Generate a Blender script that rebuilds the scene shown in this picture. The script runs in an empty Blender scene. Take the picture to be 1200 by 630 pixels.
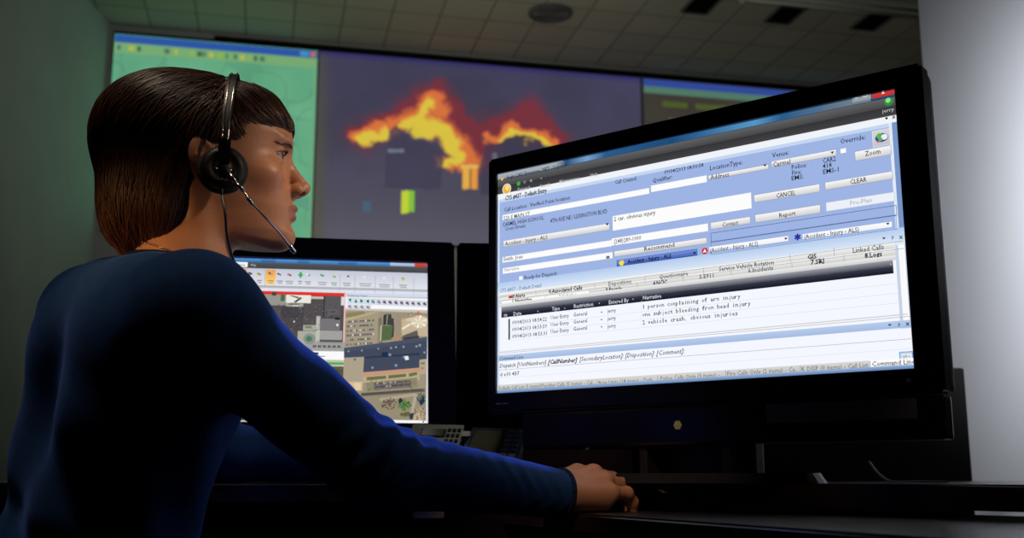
import bpy, bmesh, math, random
import numpy as np
from mathutils import Vector, Matrix

random.seed(7)
RNG = np.random.default_rng(7)
SC = bpy.context.scene
COL = SC.collection
SC.view_settings.view_transform = 'Standard'
SC.view_settings.look = 'None'
SC.view_settings.exposure = 0.0
SC.view_settings.gamma = 1.0
SC.view_settings.use_curve_mapping = False

# ------------------------------------------------------------------ camera
F_PX = 1270.0
PITCH = math.atan(245.0 / F_PX)
CP, SP = math.cos(PITCH), math.sin(PITCH)
ZC = 0.80                                    # camera height above the floor (just over the desk)

cam_d = bpy.data.cameras.new('camera')
cam_d.sensor_width = 36.0
cam_d.lens = F_PX / 1200.0 * 36.0
cam_d.clip_start = 0.05
cam_d.clip_end = 100
cam_d.dof.use_dof = True
cam_d.dof.focus_distance = 1.32
cam_d.dof.aperture_fstop = 7.0
cam = bpy.data.objects.new('camera', cam_d)
COL.objects.link(cam)
cam.location = (0, 0, ZC)
cam.rotation_euler = (math.pi / 2 + PITCH, 0, 0)
SC.camera = cam


def ray(px, py):
    u, w = px - 600.0, 315.0 - py
    return Vector((u, F_PX * CP - w * SP, F_PX * SP + w * CP))


def at(px, py, Y):
    """world point seen at a photo pixel, at world depth Y"""
    d = ray(px, py)
    k = Y / d.y
    return Vector((d.x * k, Y, d.z * k + ZC))


# ------------------------------------------------------------------ materials
def lin(c):
    return tuple(((x / 255.0) / 12.92 if x / 255.0 <= 0.04045 else ((x / 255.0 + 0.055) / 1.055) ** 2.4) for x in c)


def mat(name, col, rough=0.5, metal=0.0, spec=0.5, noise=0.0, nscale=40.0, bump=0.0, bscale=200.0, **kw):
    m = bpy.data.materials.new(name)
    m.use_nodes = True
    nt = m.node_tree
    b = nt.nodes['Principled BSDF']
    b.inputs['Base Color'].default_value = (*col, 1)
    b.inputs['Roughness'].default_value = rough
    b.inputs['Metallic'].default_value = metal
    b.inputs['Specular IOR Level'].default_value = spec
    for k, v in kw.items():
        b.inputs[k].default_value = v
    tc = nt.nodes.new('ShaderNodeTexCoord')
    if noise > 0:
        n = nt.nodes.new('ShaderNodeTexNoise')
        n.inputs['Scale'].default_value = nscale
        n.inputs['Detail'].default_value = 4
        r = nt.nodes.new('ShaderNodeValToRGB')
        r.color_ramp.elements[0].position = 0.3
        r.color_ramp.elements[1].position = 0.7
        r.color_ramp.elements[0].color = (*[c * (1 - noise) for c in col], 1)
        r.color_ramp.elements[1].color = (*[min(1, c * (1 + noise)) for c in col], 1)
        nt.links.new(tc.outputs['Object'], n.inputs['Vector'])
        nt.links.new(n.outputs['Fac'], r.inputs['Fac'])
        nt.links.new(r.outputs['Color'], b.inputs['Base Color'])
    if bump > 0:
        n2 = nt.nodes.new('ShaderNodeTexNoise')
        n2.inputs['Scale'].default_value = bscale
        bp = nt.nodes.new('ShaderNodeBump')
        bp.inputs['Strength'].default_value = bump
        bp.inputs['Distance'].default_value = 0.001
        nt.links.new(tc.outputs['Object'], n2.inputs['Vector'])
        nt.links.new(n2.outputs['Fac'], bp.inputs['Height'])
        nt.links.new(bp.outputs['Normal'], b.inputs['Normal'])
    return m


def emit_mat(name, strength=1.0, sample=True):
    """a lit display: emission coloured by the picture it shows (colour attribute 'Col')"""
    m = bpy.data.materials.new(name)
    m.use_nodes = True
    nt = m.node_tree
    nt.nodes.clear()
    o = nt.nodes.new('ShaderNodeOutputMaterial')
    e = nt.nodes.new('ShaderNodeEmission')
    a = nt.nodes.new('ShaderNodeAttribute')
    a.attribute_name = 'Col'
    e.inputs['Strength'].default_value = strength
    nt.links.new(a.outputs['Color'], e.inputs['Color'])
    nt.links.new(e.outputs['Emission'], o.inputs['Surface'])
    m.cycles.emission_sampling = 'AUTO' if sample else 'NONE'
    return m


M = {}
M['black_gloss'] = mat('black_gloss', (0.004, 0.004, 0.005), 0.22, spec=0.4)
M['black_plastic'] = mat('black_plastic', (0.012, 0.012, 0.013), 0.45, spec=0.35, bump=0.2, bscale=900)
M['bezel_matt'] = mat('bezel_matt', (0.10, 0.095, 0.105), 0.55, spec=0.3, bump=0.2, bscale=900)
M['dark_void'] = mat('dark_void', (0.006, 0.006, 0.006), 0.8, spec=0.1)
M['grey_mark'] = mat('grey_mark', (0.25, 0.25, 0.26), 0.5)
M['desk'] = mat('desk_laminate', (0.020, 0.014, 0.013), 0.28, spec=0.5, noise=0.5, nscale=30, bump=0.3, bscale=60)
M['desk_edge'] = mat('desk_edge_band', (0.02, 0.02, 0.025), 0.35)
M['tray'] = mat('tray_laminate', (0.035, 0.022, 0.022), 0.3, spec=0.5, noise=0.5, nscale=25)
M['brown'] = mat('brown_board', (0.60, 0.29, 0.15), 0.6, noise=0.25, nscale=15)
M['beige'] = mat('beige_plastic', (0.70, 0.64, 0.40), 0.5)
M['phone'] = mat('phone_body', (0.035, 0.05, 0.08), 0.4)
M['phone_beige'] = mat('phone_beige', (0.36, 0.33, 0.22), 0.5)
M['phone_key'] = mat('phone_key', (0.14, 0.16, 0.2), 0.45)
M['lcd_off'] = mat('lcd_off', (0.10, 0.095, 0.045), 0.25)
M['chrome'] = mat('chrome', (0.75, 0.74, 0.72), 0.2, metal=1.0)
M['gold'] = mat('necklace_metal', (0.8, 0.62, 0.38), 0.25, metal=1.0)
M['cable_blue'] = mat('cable_grey_blue', (0.35, 0.42, 0.8), 0.4)
M['cable_dark'] = mat('cable_dark', (0.05, 0.05, 0.055), 0.35)
M['cable_pale'] = mat('cable_pale', (0.4, 0.38, 0.34), 0.4)
M['foam'] = mat('ear_foam', (0.02, 0.02, 0.02), 0.85, bump=0.6, bscale=1200)
M['wall_grey'] = mat('wall_paint_pale', (0.50, 0.51, 0.55), 0.75, noise=0.03, nscale=3)
M['wall_green'] = mat('wall_paint_side', (0.42, 0.46, 0.44), 0.8, noise=0.05, nscale=2)
M['wall_back'] = mat('wall_paint_back', (0.40, 0.38, 0.40), 0.8, noise=0.05, nscale=2)
M['fixture'] = mat('fixture_enamel', (0.55, 0.54, 0.5), 0.5)
M['carpet'] = mat('carpet', (0.05, 0.05, 0.055), 0.95, noise=0.3, nscale=80)
M['sticker'] = mat('sticker_green', (0.42, 0.45, 0.20), 0.4, noise=0.2, nscale=300)


# ------------------------------------------------------------------ object helpers
def tag(o, label=None, cat=None, group=None, kind=None):
    if label:
        o['label'] = label
    if cat:
        o['category'] = cat
    if group:
        o['group'] = group
    if kind:
        o['kind'] = kind
    return o


def empty(name, loc, label, cat, group=None):
    o = bpy.data.objects.new(name, None)
    COL.objects.link(o)
    o.empty_display_size = 0.05
    o.location = loc
    tag(o, label, cat, group)
    return o


def link_mesh(name, me, m, parent=None, smooth=False):
    o = bpy.data.objects.new(name, me)
    COL.objects.link(o)
    if m is not None:
        me.materials.append(m)
    if smooth:
        me.polygons.foreach_set('use_smooth', [True] * len(me.polygons))
    if parent is not None:
        o.parent = parent
        o.matrix_parent_inverse = Matrix.Translation(-parent.location)
    return o


def from_bm(name, bm, m, parent=None, smooth=False):
    me = bpy.data.meshes.new(name)
    bmesh.ops.recalc_face_normals(bm, faces=bm.faces)
    bm.to_mesh(me)
    bm.free()
    return link_mesh(name, me, m, parent, smooth)


def add_box(bm, fr, size, off=(0, 0, 0), bevel=0.0, seg=2):
    """box in a frame matrix fr; off = centre"""
    r = bmesh.ops.create_cube(bm, size=1.0, matrix=fr @ Matrix.Translation(off) @ Matrix.Diagonal((*size, 1)))
    if bevel > 0:
        es = list({e for v in r['verts'] for e in v.link_edges})
        bmesh.ops.bevel(bm, geom=es, offset=bevel, segments=seg, profile=0.7, affect='EDGES')


def box_obj(name, fr, size, off, m, parent=None, bevel=0.0):
    bm = bmesh.new()
    add_box(bm, fr, size, off, bevel)
    return from_bm(name, bm, m, parent)


def frame_ring(bm, fr, w, h, l, r, t, b, y0, y1, bev=0.002):
    """rectangular ring in the frame's XZ plane; opening w x h with its lower left corner at the origin, from depth y0 to y1"""
    xo0, xo1, zo0, zo1 = -l, w + r, -b, h + t
    outer = [(xo0, zo0), (xo1, zo0), (xo1, zo1), (xo0, zo1)]
    inner = [(0, 0), (w, 0), (w, h), (0, h)]
    def V(p, y): return bm.verts.new(fr @ Vector((p[0], y, p[1])))
    of, inf = [V(p, y0) for p in outer], [V(p, y0 + 0.0015) for p in inner]
    ob, inb = [V(p, y1) for p in outer], [V(p, y0 + 0.012) for p in inner]
    for i in range(4):
        j = (i + 1) % 4
        bm.faces.new((of[i], of[j], inf[j], inf[i]))
        bm.faces.new((of[j], of[i], ob[i], ob[j]))
        bm.faces.new((inf[i], inf[j], inb[j], inb[i]))
        bm.faces.new((ob[i], inb[i], inb[j], ob[j]))
    oe = [e for e in bm.edges if all(v in of or v in ob for v in e.verts)]
    bmesh.ops.bevel(bm, geom=oe, offset=bev, segments=3, affect='EDGES')


def catmull(pts, n=10):
    P = [Vector(p) for p in pts]
    P = [P[0] * 2 - P[1]] + P + [P[-1] * 2 - P[-2]]
    out = []
    for i in range(1, len(P) - 2):
        for k in range(n):
            t = k / n
            a, b, c, d = P[i - 1], P[i], P[i + 1], P[i + 2]
            out.append(0.5 * ((2 * b) + (c - a) * t + (2 * a - 5 * b + 4 * c - d) * t * t + (3 * b - a - 3 * c + d) * t ** 3))
    out.append(P[-2])
    return out


def add_tube(bm, pts, rad, seg=10, caps=True):
    """tube along points; rad a number or a list"""
    n = len(pts)
    rads = rad if isinstance(rad, (list, tuple)) else [rad] * n
    up = Vector((0.13, 0.21, 0.97)).normalized()
    rings = []
    prev = None
    for i, p in enumerate(pts):
        t = (Vector(pts[min(i + 1, n - 1)]) - Vector(pts[max(i - 1, 0)])).normalized()
        if prev is None:
            a = t.cross(up)
            if a.length < 1e-3:
                a = t.cross(Vector((1, 0, 0)))
        else:
            a = prev - t * prev.dot(t)
        a.normalize()
        prev = a
        b = t.cross(a)
        rings.append([bm.verts.new(Vector(p) + (a * math.cos(q) + b * math.sin(q)) * rads[i]) for q in [2 * math.pi * k / seg for k in range(seg)]])
    for i in range(n - 1):
        for k in range(seg):
            k2 = (k + 1) % seg
            bm.faces.new((rings[i][k], rings[i][k2], rings[i + 1][k2], rings[i + 1][k]))
    if caps:
        bm.faces.new(list(reversed(rings[0])))
        bm.faces.new(rings[-1])


def tube_obj(name, pts, rad, m, parent=None, seg=10):
    bm = bmesh.new()
    add_tube(bm, pts, rad, seg)
    return from_bm(name, bm, m, parent, smooth=True)


def add_prism(bm, poly, z0, z1, bevel=0.0):
    lo = [bm.verts.new((p[0], p[1], z0)) for p in poly]
    hi = [bm.verts.new((p[0], p[1], z1)) for p in poly]
    n = len(poly)
    bm.faces.new(list(reversed(lo)))
    bm.faces.new(hi)
    side = []
    for i in range(n):
        j = (i + 1) % n
        side.append(bm.faces.new((lo[i], lo[j], hi[j], hi[i])))
    if bevel > 0:
        es = [e for e in bm.edges if all(v in hi for v in e.verts)]
        bmesh.ops.bevel(bm, geom=es, offset=bevel, segments=3, affect='EDGES')


def add_lathe(bm, fr, prof, seg=28):
    """revolve (radius, height) profile round the frame's Z axis"""
    rings = []
    for r, h in prof:
        if r < 1e-6:
            rings.append([bm.verts.new(fr @ Vector((0, 0, h)))])
        else:
            rings.append([bm.verts.new(fr @ Vector((r * math.cos(q), r * math.sin(q), h))) for q in [2 * math.pi * k / seg for k in range(seg)]])
    for a, b in zip(rings, rings[1:]):
        for k in range(seg):
            k2 = (k + 1) % seg
            if len(a) == 1 and len(b) == 1:
                continue
            if len(a) == 1:
                bm.faces.new((a[0], b[k], b[k2]))
            elif len(b) == 1:
                bm.faces.new((a[k], a[k2], b[0]))
            else:
                bm.faces.new((a[k], a[k2], b[k2], b[k]))


def axes_frame(o, x, y, z):
    m = Matrix.Identity(4)
    for i, a in enumerate((x, y, z)):
        for j in range(3):
            m[j][i] = a[j]
    for j in range(3):
        m[j][3] = o[j]
    return m


# ------------------------------------------------------------------ flat pictures on displays
class Picture:
    """coloured shapes laid on one display plane: origin at the display's lower left, ux to the right, uz up, n towards the viewer"""
    def __init__(self, org, ux, uz, w, h, step=0.00002, base=0.0003):
        self.o, self.ux, self.uz, self.w, self.h = org, ux.normalized(), uz.normalized(), w, h
        self.n = self.ux.cross(self.uz).normalized()
        if self.n.y > 0:
            self.n = -self.n
        self.v, self.f, self.c = [], [], []
        self.bb, self.step, self.base = [], step, base

    def uv(self, px, py):
        """display coordinates of the photo pixel, in metres from the lower left"""
        d = ray(px, py)
        c = Vector((0, 0, ZC))
        t = (self.o - c).dot(self.n) / d.dot(self.n)
        q = c + d * t - self.o
        return q.dot(self.ux), q.dot(self.uz)

    def lift(self, x0, y0, x1, y1):
        """just above whatever already lies under this rectangle"""
        k = 0
        for (a, b, c, d, q) in self.bb:
            if q > k and a < x1 and c > x0 and b < y1 and d > y0:
                k = q
        self.bb.append((x0, y0, x1, y1, k + 1))
        return self.base + self.step * (k + 1)

    def poly(self, pts, col, lay=None):
        """pts in display metres; col one sRGB colour or one per point"""
        d = self.lift(min(p[0] for p in pts), min(p[1] for p in pts), max(p[0] for p in pts), max(p[1] for p in pts))
        i0 = len(self.v)
        cols = col if isinstance(col[0], (tuple, list)) else [col] * len(pts)
        for (a, b), c in zip(pts, cols):
            a = min(max(a, 0), self.w)
            b = min(max(b, 0), self.h)
            self.v.append(self.o + self.ux * a + self.uz * b + self.n * d)
            self.c.append((*lin(c), 1))
        self.f.append(list(range(i0, i0 + len(pts))))

    def rect(self, x0, y0, x1, y1, ct, cb=None, lay=None):
        """photo pixels of the upper left and lower right corners; vertical gradient ct -> cb"""
        cb = cb or ct
        a, b = self.uv(x0, y0), self.uv(x1, y1)
        self.poly([(a[0], b[1]), (b[0], b[1]), (b[0], a[1]), (a[0], a[1])], [cb, cb, ct, ct], lay)

    def frac(self, u0, v0, u1, v1, ct, cb=None):
        """fractions of the display, v measured down from the top"""
        cb = cb or ct
        W, H = self.w, self.h
        self.poly([(u0 * W, H - v1 * H), (u1 * W, H - v1 * H), (u1 * W, H - v0 * H), (u0 * W, H - v0 * H)], [cb, cb, ct, ct])

    def outline(self, x0, y0, x1, y1, col, t=0.0005):
        a, b = self.uv(x0, y0), self.uv(x1, y1)
        for (p0, q0, p1, q1) in ((a[0], a[1] - t, b[0], a[1]), (a[0], b[1], b[0], b[1] + t), (a[0], b[1], a[0] + t, a[1]), (b[0] - t, b[1], b[0], a[1])):
            self.poly([(p0, q0), (p1, q0), (p1, q1), (p0, q1)], col)

    def button(self, x0, y0, x1, y1, ct=(250, 250, 250), cb=(205, 205, 208)):
        self.rect(x0, y0, x1, y1, ct, cb)
        self.outline(x0, y0, x1, y1, (130, 135, 145), 0.0004)

    def disc(self, px, py, r, col, sx=1.0, n=20):
        a, b = self.uv(px, py)
        self.poly([(a + r * sx * math.cos(2 * math.pi * k / n), b + r * math.sin(2 * math.pi * k / n)) for k in range(n)], col)

    def pxpoly(self, pts, col):
        self.poly([self.uv(*p) for p in pts], col)

    def line(self, x0, y0, x1, y1, col, t=0.0005):
        a, b = self.uv(x0, y0), self.uv(x1, y1)
        d = Vector((b[0] - a[0], b[1] - a[1])).normalized()
        nx, ny = -d.y * t / 2, d.x * t / 2
        self.poly([(a[0] + nx, a[1] + ny), (b[0] + nx, b[1] + ny), (b[0] - nx, b[1] - ny), (a[0] - nx, a[1] - ny)], col)

    def glyphs(self, s, u0, w, b, cap, col, bold=False, shear=0.0):
        cu = bpy.data.curves.new('t', 'FONT')
        cu.body = s
        cu.size = 1.0
        cu.resolution_u = 1
        cu.shear = shear
        cu.offset = 0.03 if bold else 0.010
        cap = cap * 1.22
        o = bpy.data.objects.new('t', cu)
        dg = bpy.context.evaluated_depsgraph_get()
        me = bpy.data.meshes.new_from_object(o, depsgraph=dg)
        if len(me.vertices):
            co = np.empty(len(me.vertices) * 3)
            me.vertices.foreach_get('co', co)
            co = co.reshape(-1, 3)
            sx = w / max(1e-6, co[:, 0].max() - co[:, 0].min())
            sy = cap / 0.73
            x0 = co[:, 0].min()
            d = self.lift(u0, b, u0 + w, b + cap)
            i0 = len(self.v)
            c4 = (*lin(col), 1)
            for p in co:
                self.v.append(self.o + self.ux * (u0 + (p[0] - x0) * sx) + self.uz * (b + p[1] * sy) + self.n * d)
                self.c.append(c4)
            for pl in me.polygons:
                self.f.append([i0 + i for i in pl.vertices])
        bpy.data.objects.remove(o)
        bpy.data.curves.remove(cu)
        bpy.data.meshes.remove(me)

    def text(self, s, x0, x1, y, cap_px, col=(20, 22, 30), bold=False, shear=0.0):
        """s from photo x0 to x1, baseline through (x0, y); cap height in photo pixels there"""
        u0, b = self.uv(x0, y + 0.6)
        _, b2 = self.uv(x0, y + 0.6 - cap_px)
        # where the baseline (constant height on the display) reaches column x1
        lo, hi = u0, self.w * 1.2
        for _ in range(30):
            m = (lo + hi) / 2
            if self.px(m, b)[0] < x1:
                lo = m
            else:
                hi = m
        self.glyphs(s, u0, lo - u0, b, b2 - b, col, bold, shear)

    def mono(self, s, x0, x1, y, cap_px, col=(30, 30, 30)):
        u0, b = self.uv(x0, y)
        _, b2 = self.uv(x0, y - cap_px)
        lo, hi = u0, self.w * 1.2
        for _ in range(30):
            m = (lo + hi) / 2
            if self.px(m, b)[0] < x1:
                lo = m
            else:
                hi = m
        adv = (lo - u0) / len(s)
        for i, ch in enumerate(s):
            if ch != ' ':
                nar = ch in 'il1,j'
                self.glyphs(ch, u0 + adv * (i + (0.36 if nar else 0.08)), adv * (0.30 if nar else 0.84), b, b2 - b, col)

    def px(self, a, b):
        p = self.o + self.ux * a + self.uz * b - Vector((0, 0, ZC))
        dep = p.y * CP + p.z * SP
        return 600 + F_PX * p.x / dep, 315 - F_PX * (p.z * CP - p.y * SP) / dep

    def build(self, name, m, parent):
        me = bpy.data.meshes.new(name)
        me.from_pydata([tuple(v) for v in self.v], [], self.f)
        ca = me.color_attributes.new('Col', 'FLOAT_COLOR', 'POINT')
        ca.data.foreach_set('color', np.array(self.c, dtype=np.float32).ravel())
        return link_mesh(name, me, m, parent)
# ------------------------------------------------------------------ the room
FLOOR = 0.0
CEIL = ZC + 5.73
WD = Vector((1, 0.226, 0)).normalized()            # direction of the far wall
WN = Vector((WD.y, -WD.x, 0))                       # its normal, into the room
W0 = Vector((-1.168, 14.0, 0))
XL = -5.17                                          # left wall


def struct(name, bm, m, smooth=False):
    o = from_bm(name, bm, m, None, smooth)
    tag(o, kind='structure')
    return o


bm = bmesh.new()
add_prism(bm, [(-5.4, -3), (9, -3), (9, 17), (-5.4, 17)], -0.1, 0.0)
struct('floor', bm, M['carpet'])

# ceiling of square acoustic tiles in a dark grid
mc = bpy.data.materials.new('ceiling_tiles')
mc.use_nodes = True
nt = mc.node_tree
b_ = nt.nodes['Principled BSDF']
tc = nt.nodes.new('ShaderNodeTexCoord')
br = nt.nodes.new('ShaderNodeTexBrick')
br.offset = 0.0
br.inputs['Scale'].default_value = 1.0
br.inputs['Brick Width'].default_value = 0.6
br.inputs['Row Height'].default_value = 0.6
br.inputs['Mortar Size'].default_value = 0.012
br.inputs['Mortar Smooth'].default_value = 0.3
br.inputs['Color1'].default_value = (0.40, 0.37, 0.29, 1)
br.inputs['Color2'].default_value = (0.35, 0.33, 0.26, 1)
br.inputs['Mortar'].default_value = (0.16, 0.14, 0.13, 1)
nt.links.new(tc.outputs['Object'], br.inputs['Vector'])
nt.links.new(br.outputs['Color'], b_.inputs['Base Color'])
b_.inputs['Roughness'].default_value = 0.9
ang = math.atan2(WD.y, WD.x)
bm = bmesh.new()
add_prism(bm, [(-10, -14), (12, -14), (12, 1), (-10, 1)], 0, 0.08)
ce = struct('ceiling', bm, mc)
ce.location = (W0.x, W0.y, CEIL)
ce.rotation_euler = (0, 0, ang)


def on_wall(px):
    """distance along the far wall from W0 of the wall point in photo column px (taken at mid height)"""
    d = ray(px, 150)
    k = d.x / d.y
    # W0 + s*WD : x = k*y
    return (k * W0.y - W0.x) / (WD.x - k * WD.y)


def wall_pt(s, z, off=0.0):
    p = W0 + WD * s + WN * off
    return Vector((p.x, p.y, z))


WF = axes_frame(W0, WD, -WN, Vector((0, 0, 1)))     # x along the wall, -y into the room
bm = bmesh.new()
add_box(bm, WF, (18, 0.2, CEIL), (3.5, 0.1, CEIL / 2))
struct('wall_back', bm, M['wall_back'])
bm = bmesh.new()
add_prism(bm, [(XL - 0.2, -3), (XL, -3), (XL, 13.6), (XL - 0.2, 13.6)], 0, CEIL)
struct('wall_left', bm, M['wall_green'])
bm = bmesh.new()
add_prism(bm, [(1.27, 1.25), (1.45, 1.25), (1.45, 3.17), (1.27, 3.17)], 0, CEIL)
struct('wall_right', bm, M['wall_grey'])
bm = bmesh.new()
add_box(bm, WF, (11.6, 0.03, 0.05), (3.0, -0.015, CEIL - 0.07))
struct('trim_1', bm, M['dark_void'])

# recessed fixtures in the ceiling, all switched off
def tile_frame(px, py):
    d = ray(px, py)
    k = (CEIL - ZC) / d.z
    return axes_frame(Vector((d.x * k, d.y * k, CEIL)), WD, -WN, Vector((0, 0, 1)))


def ceiling_speaker(px, py, r, label):
    fr = tile_frame(px, py)
    o = empty('ceiling_speaker', fr.translation, label, 'ceiling speaker')
    bm = bmesh.new()
    add_lathe(bm, fr, [(r * 0.9, -0.004), (r * 0.92, -0.03), (r, -0.035), (r * 1.08, -0.02), (r * 1.08, -0.001), (r * 0.9, -0.001)], 40)
    from_bm('ring', bm, M['bezel_matt'], o, True)
    bm = bmesh.new()
    for i in range(7):
        rr = r * (0.1 + 0.12 * i)
        add_lathe(bm, fr, [(rr, -0.012), (rr, -0.024), (rr + r * 0.05, -0.024), (rr + r * 0.05, -0.012), (rr, -0.012)], 32)
    from_bm('grille', bm, M['bezel_matt'], o)


ceiling_speaker(645, 15, 0.26, 'round dark speaker grille in the ceiling tiles above the burning house picture')


def ceiling_fixture(px, py, w, d, label):
    fr = tile_frame(px, py)
    o = empty('ceiling_vent', fr.translation, label, 'ceiling vent', 'dark vents in the ceiling')
    bm = bmesh.new()
    t = 0.025
    for (sx, sy, ox, oy) in ((w, t, 0, d / 2), (w, t, 0, -d / 2), (t, d, w / 2, 0), (t, d, -w / 2, 0)):
        add_box(bm, fr, (sx, sy, 0.03), (ox, oy, -0.016), 0.004)
    from_bm('frame', bm, M['bezel_matt'], o)
    bm = bmesh.new()
    n = 8
    for i in range(n):
        add_box(bm, fr @ Matrix.Translation((0, -d / 2 + d * (i + 0.5) / n, -0.014)) @ Matrix.Rotation(0.7, 4, 'X'), (w - t, d / n * 0.8, 0.003))
    from_bm('louvres', bm, M['dark_void'], o)
    bm = bmesh.new()
    add_box(bm, fr, (w - t, d - t, 0.004), (0, 0, -0.003))
    from_bm('backing', bm, M['dark_void'], o)


ceiling_fixture(822, 4, 0.34, 0.5, 'dark square vent in the ceiling at the upper edge of the view, leftmost of three')
ceiling_fixture(920, 16, 0.34, 0.5, 'dark square vent in the ceiling between two others, over the black monitor')
ceiling_fixture(1022, 24, 0.34, 0.5, 'dark square vent in the ceiling right above the black monitor corner, rightmost of three')

# long lamp housing under the ceiling, switched off
fr = tile_frame(985, 1)
o = empty('ceiling_light', fr.translation, 'long pale switched-off lamp housing on the ceiling at the top right', 'ceiling light')
bm = bmesh.new()
add_box(bm, fr, (2.6, 0.30, 0.05), (0, 0, -0.026), 0.01)
from_bm('housing', bm, M['fixture'], o)
bm = bmesh.new()
for k in (-0.08, 0.08):
    add_tube(bm, [fr @ Vector((-1.2, k, -0.07)), fr @ Vector((1.2, k, -0.07))], 0.017, 14)
from_bm('tube_lamp', bm, M['fixture'], o, True)
for k in (-1.24, 1.24):
    bm = bmesh.new()
    add_box(bm, fr, (0.06, 0.28, 0.06), (k, 0, -0.07), 0.008)
    from_bm('end_cap', bm, M['fixture'], o)

# ------------------------------------------------------------------ the three projected pictures on the far wall
ZS0, ZS1 = ZC + 3.03, ZC + 5.60


def proj_screen(name, px0, px1, colour_fn, nx, ny, label, mt):
    s0, s1 = on_wall(px0), on_wall(px1)
    o = empty(name, wall_pt((s0 + s1) / 2, ZS0, 0.02), label, 'projection screen')
    bm = bmesh.new()
    for (a0, a1, z0, z1) in ((s0 - .004, s1 + .004, ZS0 - .03, ZS0), (s0 - .004, s1 + .004, ZS1, ZS1 + .03), (s0 - .004, s0, ZS0, ZS1), (s1, s1 + .004, ZS0, ZS1)):
        add_box(bm, WF, (a1 - a0, 0.03, z1 - z0), ((a0 + a1) / 2, -0.016, (z0 + z1) / 2))
    from_bm('frame', bm, M['dark_void'], o)
    U, V = np.meshgrid(np.linspace(0, 1, nx), np.linspace(0, 1, ny))      # v = 0 at the top
    col = colour_fn(U.ravel(), V.ravel())
    base = np.array(wall_pt(s0, 0, 0.024))
    wd = np.array(WD)
    P = base + U.ravel()[:, None] * (s1 - s0) * wd
    P[:, 2] = ZS1 - V.ravel() * (ZS1 - ZS0)
    idx = np.arange(nx * ny).reshape(ny, nx)
    F = np.stack([idx[:-1, :-1], idx[1:, :-1], idx[1:, 1:], idx[:-1, 1:]], -1).reshape(-1, 4)
    me = bpy.data.meshes.new('picture')
    me.from_pydata(P.tolist(), [], F.tolist())
    ca = me.color_attributes.new('Col', 'FLOAT_COLOR', 'POINT')
    c = np.clip(col, 0, 255) / 255.0
    c = np.where(c <= 0.04045, c / 12.92, ((c + 0.055) / 1.055) ** 2.4)
    ca.data.foreach_set('color', np.concatenate([c, np.ones((len(c), 1))], 1).astype(np.float32).ravel())
    link_mesh('picture', me, mt, o)
    return o, s0, s1


def vnoise(x, y, seed):
    """smooth value noise"""
    r = np.random.default_rng(seed).random((64, 64))
    xi, yi = np.floor(x).astype(int), np.floor(y).astype(int)
    fx, fy = x - xi, y - yi
    fx, fy = fx * fx * (3 - 2 * fx), fy * fy * (3 - 2 * fy)
    g = lambda a, b: r[a % 64, b % 64]
    return (g(xi, yi) * (1 - fx) + g(xi + 1, yi) * fx) * (1 - fy) + (g(xi, yi + 1) * (1 - fx) + g(xi + 1, yi + 1) * fx) * fy


def fbm(x, y, seed, o=4):
    s, a = 0, 1.0
    for i in range(o):
        s = s + a * vnoise(x * 2 ** i, y * 2 ** i, seed + i)
        a *= 0.5
    return s / (2 - 0.5 ** (o - 1))


def paint(c, mask, col):
    m = np.clip(mask, 0, 1)[:, None]
    return c * (1 - m) + np.array(col, float) * m


def inrect(u, v, a, b, c, d):
    return ((u > a) & (u < c) & (v > b) & (v < d)).astype(float)


def map_pic(u, v):
    c = np.ones((len(u), 3)) * np.array([98, 166, 128])
    n = fbm(u * 6, v * 6, 3)
    c += (n[:, None] - 0.5) * np.array([22, 22, 14])
    c = paint(c, 0.2 * (np.abs(vnoise(u * 9, v * 9, 21) - 0.5) < 0.035), (70, 120, 95))
    c = paint(c, 0.25 * (np.abs(vnoise(u * 5 + 9, v * 5, 33) - 0.5) < 0.02), (80, 110, 120))
    c = paint(c, inrect(u, v, 0, 0.0, 1, 0.046), (44, 84, 162))
    c = paint(c, inrect(u, v, 0, 0.046, 1, 0.094), (118, 168, 112))
    k = 0
    for x in [0.015, .07, .09, .11, .24, .29, .365, .40, .43, .46, .50, .54, .58, .61, .65, .68, .71]:
        k += 1
        col = [(40, 70, 60), (150, 180, 60), (200, 190, 70), (60, 90, 90)][(k * 7) % 4]
        c = paint(c, 0.7 * inrect(u, v, x, 0.056, x + 0.012 + 0.006 * (k % 3), 0.082), col)
    c = paint(c, inrect(u, v, 0.965, 0.01, 0.99, 0.04), (190, 110, 80))
    c = paint(c, inrect(u, v, 0.91, 0.01, 0.955, 0.04), (70, 140, 190))
    c = paint(c, inrect(u, v, 0.985, 0.09, 1, 1), (110, 165, 125))
    return c


emit_wall = emit_mat('projected_picture')
proj_screen('projection_screen', 127, 369, map_pic, 240, 150,
            'wall projection of a pale green map window with a blue title bar, behind the head', emit_wall)


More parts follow.
